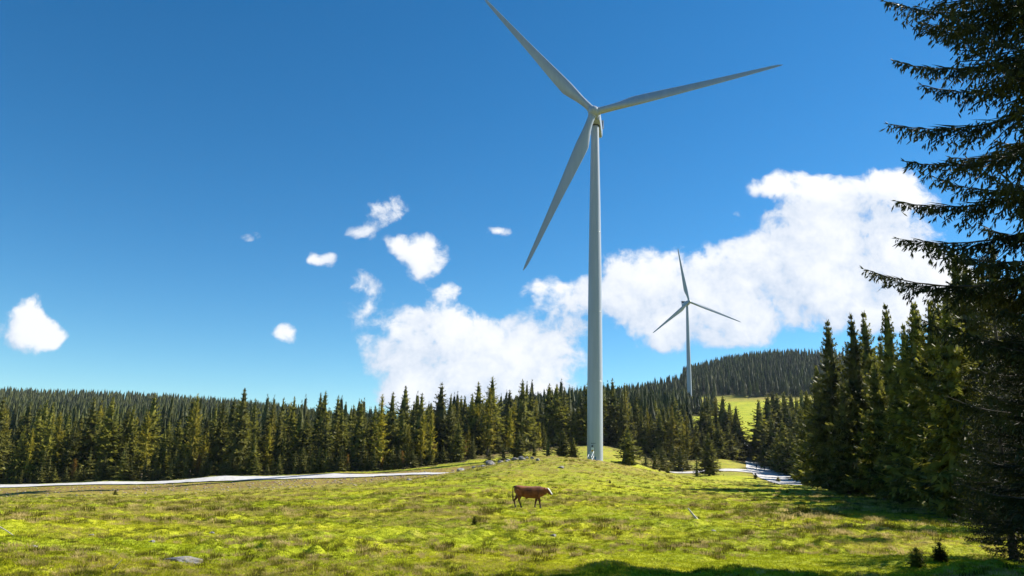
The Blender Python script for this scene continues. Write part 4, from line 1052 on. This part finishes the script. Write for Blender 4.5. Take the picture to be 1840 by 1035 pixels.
# ------------------------------------------------------------------ grass and rubble (uncountable): blades scattered with geometry nodes
def tuft(seed, n, h, spread, wd, lean):
    r = np.random.default_rng(seed); Vv, Qq = [], []
    for i in range(n):
        a_ = r.random() * 6.28; d0 = spread * math.sqrt(r.random()); b = np.array([math.cos(a_) * d0, math.sin(a_) * d0, -.02])
        la = r.random() * 6.28 if r.random() < .5 else a_; hh = h * r.uniform(.55, 1.15); ln = lean * r.uniform(.3, 1.2)
        dv = np.array([math.cos(la), math.sin(la), 0]) * ln; sd = np.array([-math.sin(la + r.normal(0, .6)), math.cos(la), 0]) * wd * .5
        m1 = b + dv * .3 * hh + np.array([0, 0, .55 * hh]); tp = b + dv * hh + np.array([0, 0, hh * (1 - .25 * ln)])
        k = len(Vv); Vv += [b - sd, b + sd, m1 + sd * .8, m1 - sd * .8, tp, tp + sd * .1]
        Qq += [(k, k + 1, k + 2, k + 3), (k + 3, k + 2, k + 5, k + 4)]
    return np.array(Vv), np.array(Qq)
def scatter(name, label, protos, mat, P, S, seed):
    """one object: instances the prototype tufts on the given points"""
    r = np.random.default_rng(seed)
    me = bpy.data.meshes.new(name); me.vertices.add(len(P)); me.vertices.foreach_set('co', np.asarray(P, np.float32).ravel()); me.update()
    for nm, arr in (('size', S), ('turn', r.random(len(P)) * 6.28)):
        at = me.attributes.new(nm, 'FLOAT', 'POINT'); at.data.foreach_set('value', np.asarray(arr, np.float32))
    at = me.attributes.new('pick', 'INT', 'POINT'); at.data.foreach_set('value', r.integers(0, len(protos), len(P)).astype(np.int32))
    o = bpy.data.objects.new(name, me); link(o); tag(o, label, None, kind='stuff')
    ng = bpy.data.node_groups.new(name, 'GeometryNodeTree')
    ng.interface.new_socket('Geometry', in_out='INPUT', socket_type='NodeSocketGeometry'); ng.interface.new_socket('Geometry', in_out='OUTPUT', socket_type='NodeSocketGeometry')
    N_ = ng.nodes; gi_, go_ = N_.new('NodeGroupInput'), N_.new('NodeGroupOutput')
    jn = N_.new('GeometryNodeJoinGeometry')
    for i, pm in enumerate(protos):
        po = bpy.data.objects.new(name + '_source', np_mesh(name, *pm, mat))
        oi = N_.new('GeometryNodeObjectInfo'); oi.inputs['Object'].default_value = po; oi.inputs['As Instance'].default_value = True
        ng.links.new(oi.outputs['Geometry'], jn.inputs[0])
    ip = N_.new('GeometryNodeInstanceOnPoints'); ip.inputs['Pick Instance'].default_value = True
    def attr(nm, dt):
        a_ = N_.new('GeometryNodeInputNamedAttribute'); a_.data_type = dt; a_.inputs['Name'].default_value = nm; return a_.outputs[0]
    ng.links.new(gi_.outputs[0], ip.inputs['Points']); ng.links.new(jn.outputs[0], ip.inputs['Instance'])
    ng.links.new(attr('pick', 'INT'), ip.inputs['Instance Index']); ng.links.new(attr('size', 'FLOAT'), ip.inputs['Scale'])
    cx_ = N_.new('ShaderNodeCombineXYZ'); ng.links.new(attr('turn', 'FLOAT'), cx_.inputs[2]); ng.links.new(cx_.outputs[0], ip.inputs['Rotation'])
    ng.links.new(ip.outputs[0], go_.inputs[0])
    o.modifiers.new('scatter', 'NODES').node_group = ng
    return o
def spread(n, r0, r1, seed, power=1.0):
    r = np.random.default_rng(seed)
    u = r.random(n); rr = r0 * (r1 / r0) ** (u ** power); a_ = r.uniform(-.66, .66, n)
    x, y = np.sin(a_) * rr, np.cos(a_) * rr
    rl_ = poly_dist(x, y, RLc)
    keep = (road_d(x, y) > 0.8) & ~((y > 100) & (y < 205) & (r.random(n) < np.clip(1.1 - rl_ / 55, 0, .85)))
    return x[keep], y[keep], rr[keep], r
M_b1 = blade_mat('grass_blades', (0.40, 0.40, 0.02), 0.25); M_b2 = blade_mat('dry_grass_blades', (0.48, 0.36, 0.14), 0.7); M_b3 = blade_mat('sedge_blades', (0.085, 0.095, 0.018), 0.7)
M_b4 = blade_mat('rush_blades', (0.075, 0.062, 0.015), 0.85); M_b5 = blade_mat('straw_blades', (0.50, 0.37, 0.17), 0.9)
x, y, rr, r = spread(150000, 8.5, 130, 21)
z = ground(x, y)
scatter('grass', 'short green grass covering the pasture', [tuft(i, 16, .065, .16, .012, .8) for i in range(4)], M_b1, np.stack([x, y, z], 1), r.uniform(.6, 1.25, len(x)) * np.clip(rr / 30, .8, 1.8), 1)
x, y, rr, r = spread(150000, 9, 230, 22)
m_ = perlin(x / 9, y / 9, 51) + .6 * perlin(x / 2.2, y / 2.2, 52) + .25 * perlin(x / 40, y / 40, 53)
k_ = m_ > 0.10 + .22 * np.clip((40 - rr) / 25, 0, 1) + np.where(x > 0, .1, 0)
x, y, rr = x[k_], y[k_], rr[k_]; z = ground(x, y)
scatter('dry_grass', 'straw-coloured dry grass tufts on the pasture', [tuft(10 + i, 20, .15, .15, .010, .95) for i in range(4)], M_b2, np.stack([x, y, z], 1), r.uniform(.5, 1.25, len(x)) * np.clip(rr / 45, .32, 1.9), 2)
x, y, rr, r = spread(170000, 9, 230, 23)
t1_ = perlin(x / 1.05, y / 0.9, 3); m_ = perlin(x / 12, y / 12, 61)
t2_ = perlin(x / 0.55 + 9, y / 0.6, 6)
k_ = ((t1_ > 0.30) & (m_ > 0) & (rr > 20)) | ((t2_ > .30) & (perlin(x / 5 + 13, y / 5, 7) > -.1)) | ((r.random(len(x)) < .012))
x, y, rr = x[k_], y[k_], rr[k_]; z = ground(x, y)
scatter('sedge', 'dark green sedge tussocks on the hummocks', [tuft(20 + i, 22, .15, .15, .012, .7) for i in range(4)], M_b3, np.stack([x, y, z], 1), r.uniform(.5, 1.3, len(x)) * np.clip(rr / 45, .35, 1.7), 3)
r = np.random.default_rng(77); n = 9000
u = r.random(n); rr = 11 * (150 / 11) ** u; a_ = r.uniform(-.64, .62, n); x, y = np.sin(a_) * rr, np.cos(a_) * rr
k_ = (perlin(x / 10, y / 7, 71) + .5 * perlin(x / 3, y / 3, 72) > .05) & (road_d(x, y) > 1.5); x, y, rr = x[k_], y[k_], rr[k_]
half = r.random(len(x)) < .4; z = ground(x, y)
scatter('rush_tussock', 'dark brown-green rush tussocks dotted over the pasture', [tuft(40 + i, 60, .26, .24, .016, .85) for i in range(4)], M_b4, np.stack([x, y, z], 1)[half], r.uniform(.4, 1.5, len(x))[half] * np.clip(rr[half] / 38, .28, 1.25), 4)
scatter('straw_tussock', 'pale straw tussocks dotted over the pasture', [tuft(50 + i, 60, .22, .26, .014, 1.0) for i in range(4)], M_b5, np.stack([x, y, z], 1)[~half], r.uniform(.45, 1.3, len(x))[~half] * np.clip(rr[~half] / 38, .3, 1.25), 5)
# rubble on the bank under the left road
r = np.random.default_rng(31); n = 1500
px_ = r.uniform(-100, 830, n); Yq = r.uniform(120, 192, n); xq = (px_ - 920) / F * Yq
kq = (poly_dist(xq, Yq, RLc) > .6) & (poly_dist(xq, Yq, RLc) < 60 * r.random(n) + 3); xq, Yq = xq[kq], Yq[kq]
ico = bmesh.new(); bmesh.ops.create_icosphere(ico, subdivisions=1, radius=1); iv = np.array([v.co[:] for v in ico.verts]); ifc = np.array([[v.index for v in f.verts] for f in ico.faces]); ico.free()
zq = ground(xq, Yq); Vs, Fs = [], []
for i in range(len(xq)):
    s_ = r.uniform(.05, .24) * np.array([1.3, 1.0, .6]); Vs.append(iv * s_ * r.uniform(.7, 1.25, (len(iv), 1)) + [xq[i], Yq[i], zq[i] + .05]); Fs.append(ifc + i * len(iv))
M_pale = simple('pale_stone', (0.36, 0.29, 0.22), 0.9, noise=.4, nscale=.4)
rub = bpy.data.objects.new('rubble', np_mesh('rubble', np.vstack(Vs), np.vstack(Fs), M_pale)); link(rub); tag(rub, 'pale rubble strewn over the brown bank below the road', None, kind='stuff')

# ------------------------------------------------------------------ air: thin even haze over the whole valley
M_haze, th, oh = new_mat('haze')
pv = th.n('ShaderNodeVolumePrincipled', ins={'Color': (0.72, 0.84, 1.0, 1), 'Density': 0.00003, 'Anisotropy': 0.2}); th.l.new(pv.outputs[0], oh.inputs['Volume'])
zlo = float(V[:, 2].min()) - 1.0; ztop = 245.0
bb = bmesh.new(); box_bm(bb, Vector((0, 0, (zlo + ztop) / 2)), 9600, 9600, ztop - zlo)
hz = bm_obj('haze', bb, M_haze); tag(hz, 'thin blue autumn haze filling the valley air', None, kind='stuff')
